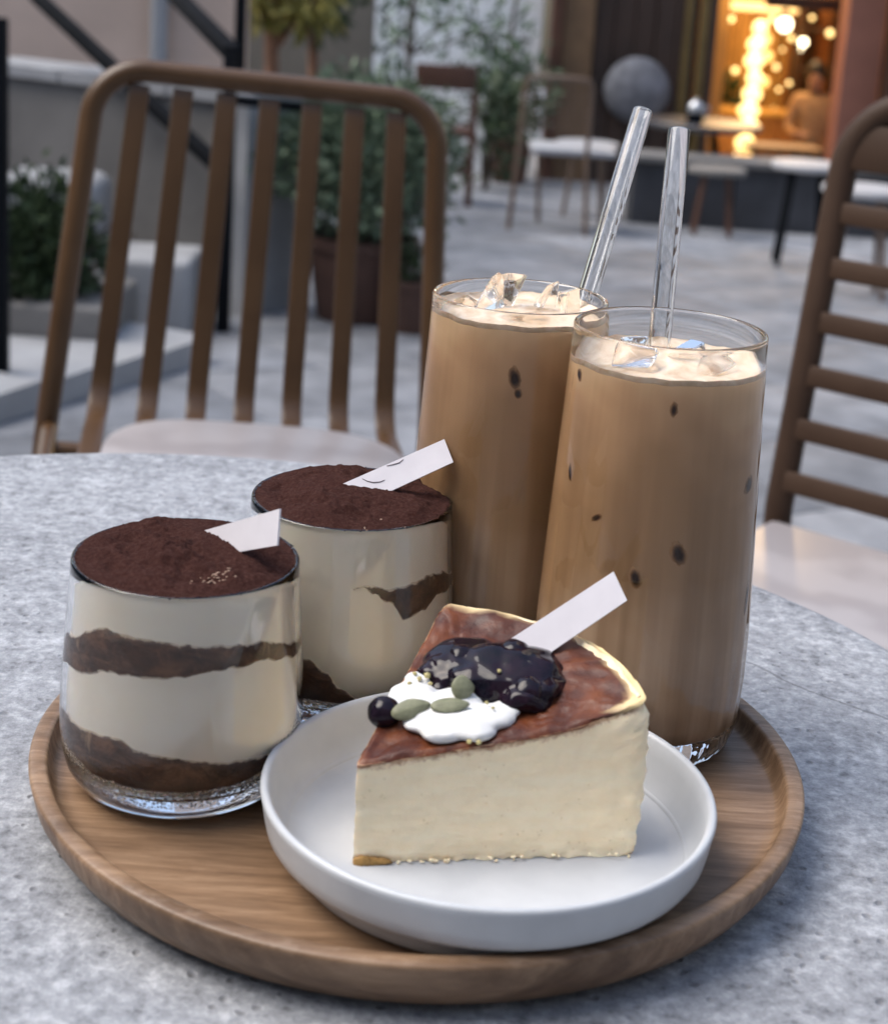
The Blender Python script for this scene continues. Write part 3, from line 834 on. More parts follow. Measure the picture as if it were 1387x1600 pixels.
# brown wooden chair at the left of it
wy = 10.4
a0, a1 = at(678, 100, y=wy), at(752, 105, y=wy); ft = at(745, 316, y=wy)
t2 = thing('wooden_chair', 'dark brown wooden chair standing behind the corner of the slatted chair', 'chair', ((a0.x + a1.x) / 2, wy, ground(wy)))
zt = a0.z; g_ = ground(wy)
x1 = a1.x - .03; x0 = a1.x - .40
MB().box(((x0 + x1) / 2, wy, zt - .075), (.38, .035, .15), None, .01).build('backrest', M['walnut'], t2)
zs = at(725, 212, y=wy).z
for x in (x0, x1):
    MB().bar((x, wy, zt - .155), (x, wy - .03, g_), .045, .04, (0, 1, 0), .006).build('leg', M['walnut'], t2)
    MB().bar((x, wy + .38, zs - .03), (x, wy + .40, g_), .045, .04, (0, 1, 0), .006).build('leg', M['walnut'], t2)
MB().box(((x0 + x1) / 2, wy + .21, zs), (.42, .36, .045), None, .01).build('seat', M['walnut'], t2)
MB().bar((x0, wy - .01, zs - .22), (x1, wy - .01, zs - .22), .02, .035, (0, 0, 1), .004).build('stretcher', M['walnut'], t2)

# dark round table with metal pot
ty = 10.6
c_ = at(1097, 190, y=ty); r_ = (at(1190, 190, y=ty).x - at(1003, 190, y=ty).x) / 2
t2 = thing('cafe_table', 'round black table near the lit cafe doorway', 'table', (c_.x, ty, ground(ty)))
MB().lathe([(0, 0), (r_ - .02, 0), (r_, .01), (r_, .03), (r_ - .01, .04), (0, .04)], (c_.x, ty, c_.z - .04), 48).build('tabletop', M['blacktop'], t2)
for a in (45, 135, 225, 315):
    MB().tube([(c_.x + .1 * math.cos(R(a)), ty + .1 * math.sin(R(a)), c_.z - .04), (c_.x + .26 * math.cos(R(a)), ty + .26 * math.sin(R(a)), ground(ty))], .013, 8).build('leg', M['black'], t2)
p = at(1082, 180, y=ty); z0 = c_.z
t2 = thing('metal_pot', 'small silver pot with a dark base on the round black table', 'pot', (p.x, ty - .1, z0))
MB().lathe([(0, 0), (.05, 0), (.055, .03), (.05, .06), (0, .06)], (p.x, ty - .1, z0), 24).build('base', M['black'], t2)
MB().lathe([(0, .061), (.042, .061), (.05, .09), (.038, .12), (.015, .135), (.012, .15), (0, .155)], (p.x, ty - .1, z0), 24).build('pot_body', M['silver'], t2)
MB().tube([(p.x + .045, ty - .1, z0 + .11), (p.x + .08, ty - .1, z0 + .1), (p.x + .075, ty - .1, z0 + .06), (p.x + .05, ty - .1, z0 + .05)], .006, 6).build('handle', M['silver'], t2)

def stool(name, label, px, py, wpx, y, mat, legm, group=None, round_=True):
    c_ = at(px, py, y=y); r_ = wpx / 2 / 2584 * y * 1.03
    t2 = thing(name, label, 'stool' if 'stool' in name else 'table', (c_.x, y, ground(y)), group=group)
    MB().lathe([(0, 0), (r_ - .01, 0), (r_, .01), (r_, .03), (r_ - .008, .037), (0, .037)], (c_.x, y, c_.z - .037), 36).build('seat' if 'stool' in name else 'tabletop', mat, t2)
    for a in (40, 130, 220, 310):
        MB().tube([(c_.x + .55 * r_ * math.cos(R(a)), y + .55 * r_ * math.sin(R(a)), c_.z - .037), (c_.x + .85 * r_ * math.cos(R(a)), y + .85 * r_ * math.sin(R(a)), ground(y))], .013, 8).build('leg', legm, t2)
    return t2
stool('round_stool', 'round white topped stool behind the metal chair', 918, 222, 96, 10.3, M['whiteseat'], M['tanmetal'])
stool('side_table', 'round white table with thin legs at the slatted chair on the right', 1262, 254, 108, 8.4, M['whiteseat'], M['black'])
stool('side_table', 'low white table seen through the slats of the right chair', 1352, 292, 130, 7.4, M['whiteseat'], M['tanmetal'])
stool('wooden_stool', 'brown stool with wooden legs in front of the dark terrace edge', 1120, 262, 90, 9.6, M['greywall'], M['walnut'])

# glowing box and slatted crate by the doorway
p = at(1161, 250, y=11.4)
t2 = thing('lantern_box', 'small glowing amber box lantern near the cafe door', 'lamp', (p.x, 11.4, p.z - .06))
MB().box((p.x, 11.4, p.z), (.11, .11, .11), None, .01).build('glowing_shade', M['glow2'], t2)
MB().box((p.x, 11.4, p.z + .063), (.13, .13, .012)).build('lid', M['brass'], t2, smooth=False)
MB().box((p.x, 11.4, p.z - .063), (.13, .13, .012)).build('base', M['brass'], t2, smooth=False)
g_ = ground(11.4); MB().tube([(p.x, 11.4, p.z - .07), (p.x, 11.4, g_)], .03, 10).build('post', M['black'], t2)
p = at(1218, 248, y=11.5)
t2 = thing('slatted_crate', 'low wooden slatted crate below the lit cafe doorway', 'crate', (p.x, 11.5, ground(11.5)))
zt = at(1218, 232, y=11.5).z; zb = ground(11.5)
for k in range(6): MB().box((p.x - .2 + .08 * k, 11.35, (zt + zb) / 2), (.05, .02, zt - zb)).build('slat', M['cafe_wood'], t2, smooth=False)
MB().box((p.x, 11.5, zt + .012), (.5, .34, .022)).build('top_board', M['cafe_wood'], t2, smooth=False)
MB().box((p.x, 11.5, zb + .05), (.44, .27, .06)).build('bottom_board', M['cafe_wood'], t2, smooth=False)

# dark planter pot under the branches and a few more plants
def potted(name, label, px, py_base, y, rpot, hpot, crown, nleaf, lsize, mat, seed, potm=None, cz=None, zb=None, droop=0.0, group=None, spread=None):
    p = at(px, py_base, y=y); z0 = ground(y) if zb is None else zb
    t2 = thing(name, label, 'potted plant', (p.x, y, z0), group=group)
    MB().lathe([(0, 0), (rpot * .74, 0), (rpot * .78, .01), (rpot * .97, hpot * .86), (rpot * 1.04, hpot * .87), (rpot * 1.06, hpot), (rpot * .94, hpot), (rpot * .9, hpot * .9), (0, hpot * .9)], (p.x, y, z0), 36).build('pot', potm or M['terracotta'], t2)
    MB().lathe([(0, .0), (rpot * .89, .0), (rpot * .6, .02), (0, .03)], (p.x, y, z0 + hpot * .905), 24).build('soil', M['soil'], t2)
    cen = Vector((p.x, y, z0 + hpot + crown[2] * .93 if cz is None else cz))
    rr = random.Random(seed)
    tips = [cen + Vector((rr.uniform(-.7, .7) * crown[0], rr.uniform(-.7, .7) * crown[1], rr.uniform(-.3, .7) * crown[2])) for _ in range(9)]
    branch_system(MB(), (p.x, y, z0 + hpot * .9), tips, rpot * .07, seed).build('stems', M['bark'], t2)
    stuff(leaves(nleaf, cen, crown, lsize, seed, .45, .4, droop).build('foliage', mat, t2, smooth=False, fix=False))
    return t2
potted('potted_bush', 'round grey green bush in a dark terracotta pot behind the slatted chair', 560, 490, 5.95, .20, .31, (.32, .29, .30), 6500, .048, M['leaf_grey'], 11)
potted('potted_bush', 'small low plant in a brown pot right of the big bush', 645, 510, 5.75, .10, .19, (.09, .09, .06), 260, .035, M['leaf_dark'], 12)
potted('dark_planter', 'dark brown planter under the thin leafy branches by the pale wall', 797, 240, 12.4, .16, .34, (.30, .3, .34), 330, .10, M['leaf_mid'], 13, M['walnut'])

def tree(name, label, px, y, zfoot, trunk_r, tips, crowns, mat, bark, cat='tree', seed=0):
    p = at(px, 60, y=y)
    t2 = thing(name, label, cat, (p.x, y, zfoot))
    b = MB(); b.tube([(p.x, y, zfoot), (p.x + .02, y, zfoot + .5), (p.x - .01, y, zfoot + 1.1), (p.x + .02, y, zfoot + 1.5)], [trunk_r * 1.25, trunk_r, trunk_r * .85, trunk_r * .7], 9)
    branch_system(b, (p.x, y, zfoot + .9), [(p.x + a_, y + c2, d_) for a_, c2, d_ in tips], trunk_r * .5, seed)
    b.build('trunk', bark, t2)
    b = MB()
    for k, (ox, oz, rx, rz, n, s, dr) in enumerate(crowns):
        L = leaves(n, (p.x + ox, y, oz), (rx, rx, rz), s, seed * 10 + k, .6, .32, dr); b.add(L.v, L.f)
    stuff(b.build('crown', mat, t2, smooth=False, fix=False))
    return t2
def zat(py, y, px=700): return at(px, py, y=y).z
Y = 12.3
tree('slender_tree', 'slender tree with thin pale green leaves in front of the pale wall', 640, Y, ground(Y), .025, [(.3, 0, zat(20, Y)), (-.3, .1, zat(10, Y)), (.1, -.1, zat(-40, Y)), (.6, 0, zat(40, Y))],
     [(0, zat(10, Y), .45, .30, 110, .13, .3), (.5, zat(40, Y), .4, .28, 90, .12, .3), (-.25, zat(60, Y), .22, .18, 40, .11, .2)], M['leaf_mid'], M['bark'], seed=21)
Y = 12.6
tree('slender_tree', 'leaning leafy sapling beside the brown pillar', 800, Y, ground(Y), .02, [(.1, 0, zat(30, Y)), (-.2, .1, zat(60, Y)), (.2, -.1, zat(90, Y))],
     [(0, zat(75, Y), .32, .3, 60, .12, .2), (.05, zat(150, Y), .3, .3, 150, .12, .2), (-.3, zat(30, Y), .3, .25, 40, .12, .2)], M['leaf_mid'], M['bark'], seed=22)
Y = 9.4
tree('yellow_tree', 'yellow green leafy plant with bare trunk above the railing', 425, Y, ground(Y), .045, [(.1, 0, zat(10, Y)), (-.1, 0, zat(0, Y)), (.25, 0, zat(5, Y))],
     [(-.06, zat(15, Y), .17, .16, 210, .10, .8), (.18, zat(20, Y), .2, .15, 230, .10, .8), (0, zat(-60, Y), .4, .25, 200, .11, .5)], M['leaf_yellow'], M['bark2'], seed=23)
Y = 9.9
tree('yellow_tree', 'second yellow green plant with dark leaves left of the pale wall', 490, Y, ground(Y), .035, [(.1, 0, zat(10, Y)), (-.1, 0, zat(0, Y))],
     [(.0, zat(25, Y), .2, .16, 260, .11, .7), (.1, zat(-50, Y), .35, .25, 160, .11, .5)], M['leaf_dark'], M['bark2'], seed=24)
Y = 11.6
t2 = thing('shrub', 'dark green shrub growing low between the brown chair and the pale wall', 'shrub', (at(770, 190, y=Y).x, Y, ground(Y)))
stuff(leaves(320, (at(765, 190, y=Y).x, Y, zat(190, Y)), (.32, .2, .42), .10, 31, .5).build('foliage', M['leaf_dark'], t2, smooth=False, fix=False))
branch_system(MB(), (at(765, 190, y=Y).x, Y, ground(Y)), [(at(740 + 12 * k, 190, y=Y).x, Y, zat(150, Y)) for k in range(5)], .015, 3).build('stems', M['bark'], t2)

# left: planter with shrub, pale rounded rock, kerb block, step
Y = 5.0
pc = at(65, 400, y=Y)
t2 = thing('planting_bed', 'dark green shrub in a grey stone bed at the far left', 'shrub', (pc.x, Y, ground(Y)))
stuff(leaves(3600, (pc.x, Y, zat(400, Y, 65)), (.19, .2, .25), .042, 41, .5).build('foliage', M['leaf_dark'], t2, smooth=False, fix=False))
branch_system(MB(), (pc.x, Y, ground(Y) + .1), [(pc.x + .1 * (k - 3), Y + .05 * (k % 3 - 1), zat(350, Y, 65)) for k in range(7)], .012, 5).build('stems', M['bark'], t2)
MB().box((pc.x - .06, Y + .02, ground(Y) + .09), (.62, .5, .2), None, .02).build('stone_bed', M['greywall'], t2)
Y = 5.75
pr = at(85, 300, y=Y)
tag(MB().box((pr.x, Y, (zat(268, Y, 85) + ground(Y)) / 2), (.36, .32, zat(268, Y, 85) - ground(Y)), None, .06, 4).build('stone_block', M['coping'], loc=(pr.x, Y, ground(Y))),
    'pale rounded stone block behind the dark shrub', 'stone block')
Y = 5.45
ka, kb = at(150, 500, y=Y), at(300, 500, y=Y)
tag(MB().box(((ka.x + kb.x) / 2, Y + .1, (zat(400, Y, 230) + ground(Y)) / 2 - .02), (kb.x - ka.x, .35, zat(400, Y, 230) - ground(Y) + .04), None, .025, 3).build('stone_planter', M['coping'], loc=((ka.x + kb.x) / 2, Y, ground(Y))),
    'low pale stone block at the foot of the black railing post', 'stone block')
sA, sB = at(-40, 625, z=-.12), at(330, 540, z=-.2)
dv = (sB - sA).normalized()
t2 = thing('stone_step', 'long low stone step running diagonally behind the slatted chair', 'step', (sA + sB) / 2)
L = (sB - sA).length / 4
for k in range(4):
    p, q2 = sA + dv * (L * k + .004), sA + dv * (L * (k + 1) - .004)
    gz_ = ground((p.y + q2.y) / 2)
    MB().add(*seg_wall(p, q2, gz_ - .06, gz_ + .075, .5)).build('step_stone', M['coping'], t2, smooth=False)

# black stair railing
Y0 = 5.5
t2 = thing('stair_railing', 'black iron stair railing with two sloping rails behind the slatted chair', 'railing', (*at(348, 515, y=Y0).xy, ground(Y0)))
p1 = at(348, 515, y=Y0); pt_ = at(363, 82, y=Y0)
MB().box((p1.x, Y0, (ground(Y0) + pt_.z) / 2), (.044, .044, pt_.z - ground(Y0)), None, .005).build('newel_post', M['black'], t2)
far = at(270, -12, y=6.25)
MB().bar((pt_.x, Y0 + .0, pt_.z - .002), far, .058, .045, (0, 0, 1), .006).build('handrail', M['black'], t2)
lo0 = Vector((p1.x, Y0 + .02, at(345, 275, y=Y0).z)); lo1 = at(55, -8, y=6.5)
MB().bar(lo0, lo1, .045, .045, (0, 0, 1), .005).build('lower_rail', M['black'], t2)
MB().bar((p1.x, Y0 + .03, zat(160, Y0, 400)), at(475, 168, y=Y0 + .3), .03, .035, (0, 0, 1), .004).build('side_rail', M['black'], t2)
pu = at(376, 40, y=6.3)
MB().box((pu.x, 6.3, pu.z + .1), (.04, .04, 1.3), None, .004).build('upper_post', M['black'], t2)
Yl = 4.3
pl = at(4, 330, y=Yl)
tag(MB().box((pl.x - .012, Yl, (zat(28, Yl, 5) + ground(Yl)) / 2), (.05, .05, zat(28, Yl, 5) - ground(Yl)), None, .005).build('iron_post', M['black'], loc=(pl.x, Yl, ground(Yl))),
    'black iron post at the left edge of the picture', 'post')
# ------------------------------------------------------------------ the two slatted chairs
def arc_pts(c, r_, a0, a1, n, plane='xz', y=0):
    return [Vector((c[0] + r_ * math.cos(a0 + (a1 - a0) * i / n), y, c[1] + r_ * math.sin(a0 + (a1 - a0) * i / n))) for i in range(n + 1)]

def recl(pts, z0, k):      # lean the points back above z0
    return [Vector((p.x, p.y + max(0, p.z - z0) * k, p.z)) for p in pts]

HS = 0.55; HB = 0.384; WH = 0.196; RC = 0.055
bc = at(350, 652, y=1.86)
t = thing('slatted_chair', 'brown metal chair with upright back slats beyond the table, left', 'chair', (bc.x - .01, 1.86, bc.z - HS), (0, R(3.3), R(9)))
pts = [Vector((-WH - .012, .07, 0.0)), Vector((-WH - .006, .01, HS * .8)), Vector((-WH, 0, HS)), Vector((-WH, 0, HS + HB * .5))]
pts += arc_pts((-WH + RC, HS + HB - RC), RC, PI, PI / 2, 8)
pts += arc_pts((WH - RC, HS + HB - RC), RC, PI / 2, 0, 8)
pts += [Vector((WH, 0, HS + HB * .5)), Vector((WH, 0, HS)), Vector((WH + .006, .01, HS * .8)), Vector((WH + .012, .07, 0.0))]
def widen(pts): return [Vector((p.x * (1 + .13 * min(1, max(0, 1 - (p.z - HS) / HB))), p.y, p.z)) for p in pts]
MB().tube(recl(widen(pts), HS, .16), .0132, 14, upv=(0, 1, 0)).build('back_frame', M['steel'], t, local=True)
for k in range(7):
    x = -WH + 2 * WH * (k + 1) / 8
    pts = [Vector((x, 0, HS + HB - .017 - .0)), Vector((x, -.006, HS + HB - .03)), Vector((x, -.008, HS + HB * .6)), Vector((x, -.008, HS + .06))]
    pts = recl(pts, HS, .16)
    for i in range(1, 8):
        a = R(90) * i / 7 * .97
        pts.append(Vector((x, -.001 - .05 * (1 - math.cos(a)), HS + .05 - .05 * math.sin(a))))
    pts.append(Vector((x, -.36, HS - .004))); pts.append(Vector((x, -.385, HS - .018)))
    pts = widen(pts)
    MB().tube(pts, .0118, 16, flat=.26, upv=(0, 1, 0), sq=.4).build('slat', M['steel'], t, local=True)
for sx in (-1, 1):
    MB().tube([(sx * WH, -.375, HS - .03), (sx * (WH + .006), -.39, 0)], .013, 12).build('leg', M['steel'], t, local=True)
    MB().tube([(sx * WH * 1.12, -.005, HS - .028), (sx * WH * 1.04, -.375, HS - .028)], .010, 12).build('side_rail', M['steel'], t, local=True)
MB().tube([(-WH, -.33, HS - .02), (WH, -.33, HS - .02)], .010, 10).build('cross_rail', M['steel'], t, local=True)
MB().tube([(-WH * 1.1, -.06, HS - .036), (WH * 1.1, -.06, HS - .036)], .010, 10).build('cross_rail', M['steel'], t, local=True)
out = []
for i in range(48):
    a = 2 * PI * i / 48; ca, sa = math.cos(a), math.sin(a); ex = .55
    out.append((.012 + .165 * math.copysign(abs(ca) ** ex, ca), -.225 + .155 * math.copysign(abs(sa) ** .75, sa)))
b = MB(); n = len(out)
b.add([(x, y, HS + .002) for x, y in out] + [(x, y, HS + .013) for x, y in out] + [(.012 + (x - .012) * .98, -.225 + (y + .225) * .98, HS + .0155) for x, y in out],
      [tuple(reversed(range(n)))] + [(i, (i + 1) % n, n + (i + 1) % n, n + i) for i in range(n)] + [(n + i, n + (i + 1) % n, 2 * n + (i + 1) % n, 2 * n + i) for i in range(n)] + [tuple(2 * n + i for i in range(n))])
b.build('seat_board', M['seatwood'], t, local=True)

# right chair: horizontal slats, seen at an angle
HS2 = 0.55; HB2 = .425; W2 = .205
bl = at(1216, 792, y=1.74)
yw = R(-38)
ux = Vector((math.cos(yw), math.sin(yw), 0)); uy_ = Vector((-math.sin(yw), math.cos(yw), 0))
org = Vector((bl.x, bl.y, bl.z - HS2 + .02)) + ux * (W2 + .0)
t = thing('slatted_chair', 'dark brown chair with level back slats and pale seat at the right edge', 'chair', org, (0, 0, yw))
pts = [Vector((-W2 - .012, .06, -.09)), Vector((-W2, 0, HS2 - .02)), Vector((-W2, 0, HS2 + HB2 * .5))]
rc = .075
pts += arc_pts((-W2 + rc, HS2 + HB2 - rc), rc, PI, PI / 2, 9)
pts += arc_pts((W2 - rc, HS2 + HB2 - rc), rc, PI / 2, 0, 9)
pts += [Vector((W2, 0, HS2 + HB2 * .5)), Vector((W2, 0, HS2 - .02)), Vector((W2 + .012, .06, -.09))]
K2 = .17
MB().tube(recl(pts, HS2, K2), .016, 14, flat=.8, upv=(0, 1, 0)).build('back_frame', M['steel2'], t, local=True)
for k in range(6):
    z = HS2 + .012 + .0585 * k
    MB().box((0, (z - HS2) * K2 - .004, z), (2 * W2, .010, .024), Matrix.Rotation(-math.atan(K2), 3, 'X'), .003).build('slat', M['steel2'], t, local=True)
z = HS2 + .012 + .0585 * 6 + .012
MB().box((0, (z - HS2) * K2 - .004, z), (2 * W2, .010, .050), Matrix.Rotation(-math.atan(K2), 3, 'X'), .003).build('top_slat', M['steel2'], t, local=True)
b = MB(); b.box((0, -.235, HS2 - .038), (2 * W2 - .005, .43, .022), None, .009, 3)
b.build('seat_board', M['seatwood'], t, local=True)
for sx in (-1, 1):
    MB().tube([(sx * (W2 - .01), -.42, HS2 - .05), (sx * W2, -.44, -.09)], .014, 12).build('leg', M['steel2'], t, local=True)
    MB().tube([(sx * W2, 0, HS2 - .055), (sx * (W2 - .005), -.42, HS2 - .055)], .011, 10).build('side_rail', M['steel2'], t, local=True)

# ------------------------------------------------------------------ table
TC = Vector((-.127, .632, 0)); TR = .354; TBZ = -.0138; TT = Z0 + TBZ - .0001
t = thing('concrete_table', 'round grey concrete table carrying the wooden tray', 'table', (TC.x, TC.y, ground(.6)))
b = MB()
prof = [(0, TT - .035), (TR - .015, TT - .035), (TR - .004, TT - .031), (TR, TT - .024), (TR, TT - .008), (TR - .0025, TT - .0025), (TR - .008, TT - .0004), (TR - .016, TT), (TR * .6, TT), (TR * .3, TT), (0, TT)]
def cast(r_, z, a):
    d = math.degrees(math.atan2(math.sin(a), math.cos(a)))
    def ss(x): x = max(0, min(1, x)); return x * x * (3 - 2 * x)
    return r_ * (1 + .05 * ss((40 - d) / 30) * ss((d + 75) / 40) - .018 * ss(1 - abs(d - 45) / 28)), z
b.lathe([(r_, z) for r_, z in prof], (TC.x, TC.y, 0), 160, cast)
b.build('tabletop', M['concrete'], t)
MB().tube([(TC.x, TC.y, ground(.6) + .03), (TC.x, TC.y, TT - .036)], .045, 24).build('pedestal', M['black'], t)
MB().lathe([(0, 0), (.22, 0), (.22, .012), (.06, .03), (0, .03)], (TC.x, TC.y, ground(.6)), 48).build('foot', M['black'], t)

# ------------------------------------------------------------------ tray
TX, TY = -.0005, .5695
b = MB()
prof = [(0, TBZ), (.121, TBZ), (.1276, TBZ + .0004), (.1324, TBZ + .0020), (.1364, TBZ + .0054), (.1394, TBZ + .0100), (.1413, -.0005), (.1424, .0045), (.1428, .0066), (.1427, .0075), (.1422, .0081), (.1414, .0084), (.1392, .0086), (.1374, .0085), (.1365, .0081), (.1360, .0072), (.1353, .0040), (.1341, .0012), (.1325, .0002), (.1290, .0), (.06, 0), (0, 0)]
b.lathe(prof, (TX, TY, Z0), 128)
tag(b.build('wooden_tray', M['tray'], loc=(TX, TY, Z0 + TBZ), angle=60), 'round brown wooden tray with raised rim on the concrete table', 'tray')

# ------------------------------------------------------------------ plate
PX, PY = .0237, .5065
prof = [(0, .0004), (.0600, .0004), (.0608, .0), (.0632, .0), (.0648, .0010), (.0660, .0040), (.0668, .0080), (.0685, .0091), (.0712, .0094), (.0730, .0103), (.0742, .0122), (.0750, .0160), (.0760, .0225), (.0765, .0245), (.0762, .0255), (.0753, .0260), (.0742, .0257), (.0734, .0248), (.0724, .0195), (.0712, .0140), (.0698, .0110), (.0678, .0085), (.0655, .0068), (.0630, .0060), (.0600, .0058), (.03, .0057), (0, .0057)]
b = MB(); b.lathe(prof, (PX, PY, Z0 + .0002), 128)
tag(b.build('dessert_plate', M['plate'], loc=(PX, PY, Z0), angle=70), 'white ceramic plate with upright rim holding the cheesecake slice', 'plate')

# ------------------------------------------------------------------ tall glasses with milk coffee
GH = .1655
def glass_r(z):
    P = [(0, .0340), (.002, .0364), (.006, .0388), (.012, .0402), (.03, .0413), (.05, .0412), (.08, .0400), (.12, .0380), (.15, .0367), (.17, .0361)]
    for (a, r0), (b_, r1) in zip(P[:-1], P[1:]):
        if z <= b_: return r0 + (r1 - r0) * (z - a) / (b_ - a)
    return P[-1][1]

def tall_glass(x, y, sc, label, latte_label, liq_top, seed, turn):
    c = Vector((x, y, Z0 + .0003))
    def flute(r_, z, a):
        k = max(0.0, 1 - z / .085) ** 1.2
        return r_ * (1 + .0065 * k * math.cos(26 * a + turn)), z
    zs = [0.0, .001, .002, .004, .006, .009, .012, .018, .024, .03, .04, .05, .06, .07, .085, .10, .12, .14, .155, GH - .0022, GH - .0010]
    outer = [(glass_r(z) * sc, z * sc) for z in zs]
    rt = glass_r(GH) * sc
    lip = [(rt - .0003, GH * sc - .0003), (rt - .0009, GH * sc), (rt - .0015, GH * sc - .0004), (rt - .0019, GH * sc - .0012)]
    inner = [((glass_r(z) - .0019) * sc, z * sc) for z in (.155, .14, .12, .10, .07, .05, .03, .018)] + [((glass_r(.014) - .003) * sc, .0135 * sc), ((glass_r(.012) - .008) * sc, .0116 * sc), (.012 * sc, .0112 * sc)]
    b = MB(); b.lathe([(0, .0012), (.028 * sc, .0012), (.031 * sc, 0.0)] + outer[1:] + lip + inner + [(0, .0112 * sc)], c, 208, lambda r_, z, a: flute(r_, z, a))
    g = tag(b.build('tall_glass', M['glass'], loc=c, angle=50), label, 'glass', 'tall glasses of iced milk coffee')
    # the drink
    ztop = liq_top * sc
    def rin(z): return (glass_r(z / sc) - .0019) * sc + .00025
    zz = [.018, .03, .05, .07, .09, .11, .13]
    L = thing('iced_coffee', latte_label, 'drink', c, group='iced milk coffees')
    b = MB(); b.lathe([(0, .0110 * sc), ((glass_r(.012) - .0078) * sc, .0114 * sc), ((glass_r(.014) - .0027) * sc, .0133 * sc)] + [(rin(z * sc), z * sc) for z in zz] + [(rin(ztop - .0012), ztop - .0012), (rin(ztop - .0022) - .003, ztop - .0024), (0, ztop - .0026)], c, 96)
    b.build('coffee', M['coffee'], L, angle=60)
    b = MB(); rr = rin(ztop)
    def lump(r_, z, a):
        if z < ztop - .004: return r_, z + .0016 * fbm(Vector((math.cos(a) * 2.2, math.sin(a) * 2.2, seed * 3)), 4) + .0006
        return r_, z + .0009 * fbm(Vector((r_ * math.cos(a) * 90, r_ * math.sin(a) * 90, seed)), 3)
    b.lathe([(0, ztop - .0065), (rin(ztop - .005) - .002, ztop - .0034), (rin(ztop - .002) + .0001, ztop - .0019), (rin(ztop) + .0001, ztop + .0002), (rin(ztop) - .0010, ztop - .0004), (rr * .9, ztop - .0018), (rr * .7, ztop - .0016), (rr * .45, ztop - .0014), (rr * .2, ztop - .0014), (0, ztop - .0014)], c, 72, lump)
    b.build('milk_foam', M['foam'], L, angle=80)
    return c, L, rin, ztop, sc

G1 = tall_glass(.0835, .6057, 1.0, 'front tall clear glass at the right with the straight standing straw', 'iced milk coffee in the front tall glass, dark spots below the foam', .1535, 1, 0.3)
G2 = tall_glass(.0290, .6600, .985, 'rear tall clear glass with the leaning straw, behind the cheesecake', 'iced milk coffee in the rear tall glass, ice peaks above the rim', .1598, 5, 1.1)

def spots(G, lst):
    c, L, rin, ztop, sc = G
    for (dx, z, w_, h_, tl) in lst:
        r_ = rin(z); th = -PI / 2 + math.asin(max(-.98, min(.98, dx)))
        # facing the camera: turn by the bearing of the glass
        th += math.atan2(-c.x, c.y) * 1.0
        p = c + Vector((r_ * math.cos(th), r_ * math.sin(th), z))
        rot = Matrix.Rotation(th, 3, 'Z') @ Matrix.Rotation(R(tl), 3, 'X')
        mb = MB(); mb.ball(p, (.0006, w_ * 1.25, h_ * 1.2), rot, 4, .25, int(z * 9000), 2.0)
        so = mb.build('dark_spot', M['darkspot'], L)
        iv = rot.inverted(); cv = [iv @ (v_ - p) for v_ in mb.v]
        al_ = so.data.attributes.new('centre', 'FLOAT', 'POINT')
        al_.data.foreach_set('value', [max(0, 1 - math.hypot(v_.y / (w_ * 1.25), v_.z / (h_ * 1.2))) for v_ in cv])
spots(G1, [(.28, .0895, .0022, .0040, 20), (-.10, .0790, .0017, .0034, 15), (.90, .112, .0022, .0032, -30), (-.87, .148, .0013, .0020, 25), (-.53, .0985, .0020, .0010, 35), (-.84, .111, .0010, .0028, 15), (.95, .066, .0014, .0062, -8), (.11, .1430, .0011, .0024, 0)])
spots(G2, [(.0, .137, .0019, .0042, 10), (.05, .131, .0012, .0018, 10)])

def ice(c, s, seed, rot, label, group, peak=0.0):
    rr = random.Random(seed); bm = bmesh.new()
    for k in range(10):
        d = Vector((rr.uniform(-1, 1), rr.uniform(-1, 1), rr.uniform(-1, 1))).normalized() * rr.uniform(.75, 1.0)
        w_ = 1 - peak * (d.z * .5 + .5); bm.verts.new((d.x * s[0] * w_, d.y * s[1] * w_, d.z * s[2]))
    res = bmesh.ops.convex_hull(bm, input=bm.verts)
    bmesh.ops.delete(bm, geom=[e for e in res['geom_interior'] if isinstance(e, bmesh.types.BMVert)], context='VERTS')
    bmesh.ops.bevel(bm, geom=list(bm.edges), offset=min(s) * .045, segments=2, affect='EDGES')
    b = MB(); b.frombm(bm, Matrix.Translation(Vector(c)) @ Matrix.Rotation(R(rot[2]), 4, 'Z') @ Matrix.Rotation(R(rot[0]), 4, 'X') @ Matrix.Rotation(R(rot[1]), 4, 'Y'))
    return tag(b.build('ice_piece', M['ice'], loc=c, angle=25), label, 'ice', group)
c, L, rin, ztop, sc = G1
GI = 'ice pieces in the front glass'
ice(c + Vector((.006, -.002, ztop + .0015)), (.018, .008, .0085), 3, (10, -24, 15), 'longest clear ice piece tilted in the middle of the front glass', GI, .5)
ice(c + Vector((-.014, -.012, ztop + .0005)), (.012, .008, .0065), 4, (0, 10, -20), 'low ice piece at the left side of the front glass', GI)
ice(c + Vector((.017, -.012, ztop - .0015)), (.010, .009, .005), 6, (0, -6, 40), 'low ice piece nearest the right side of the front glass', GI)
ice(c + Vector((-.010, .012, ztop + .002)), (.012, .009, .009), 8, (22, 10, 70), 'ice piece behind the straw in the front glass', GI)
c, L, rin, ztop, sc = G2
ice(c + Vector((-.002, -.020, ztop - .0012)), (.009, .005, .004), 21, (0, 8, 10), 'low ice piece at the front of the front glass', GI)
GI = 'ice pieces in the rear glass'
ice(c + Vector((.012, .006, ztop + .004)), (.011, .007, .009), 24, (14, 22, 60), 'second pointed ice shard between the peak and the straw in the rear glass', GI, .7)
ice(c + Vector((-.011, -.006, ztop + .006)), (.0125, .009, .0135), 13, (8, 12, 10), 'pointed tan ice peak rising highest above the rim of the rear glass', GI, .85)
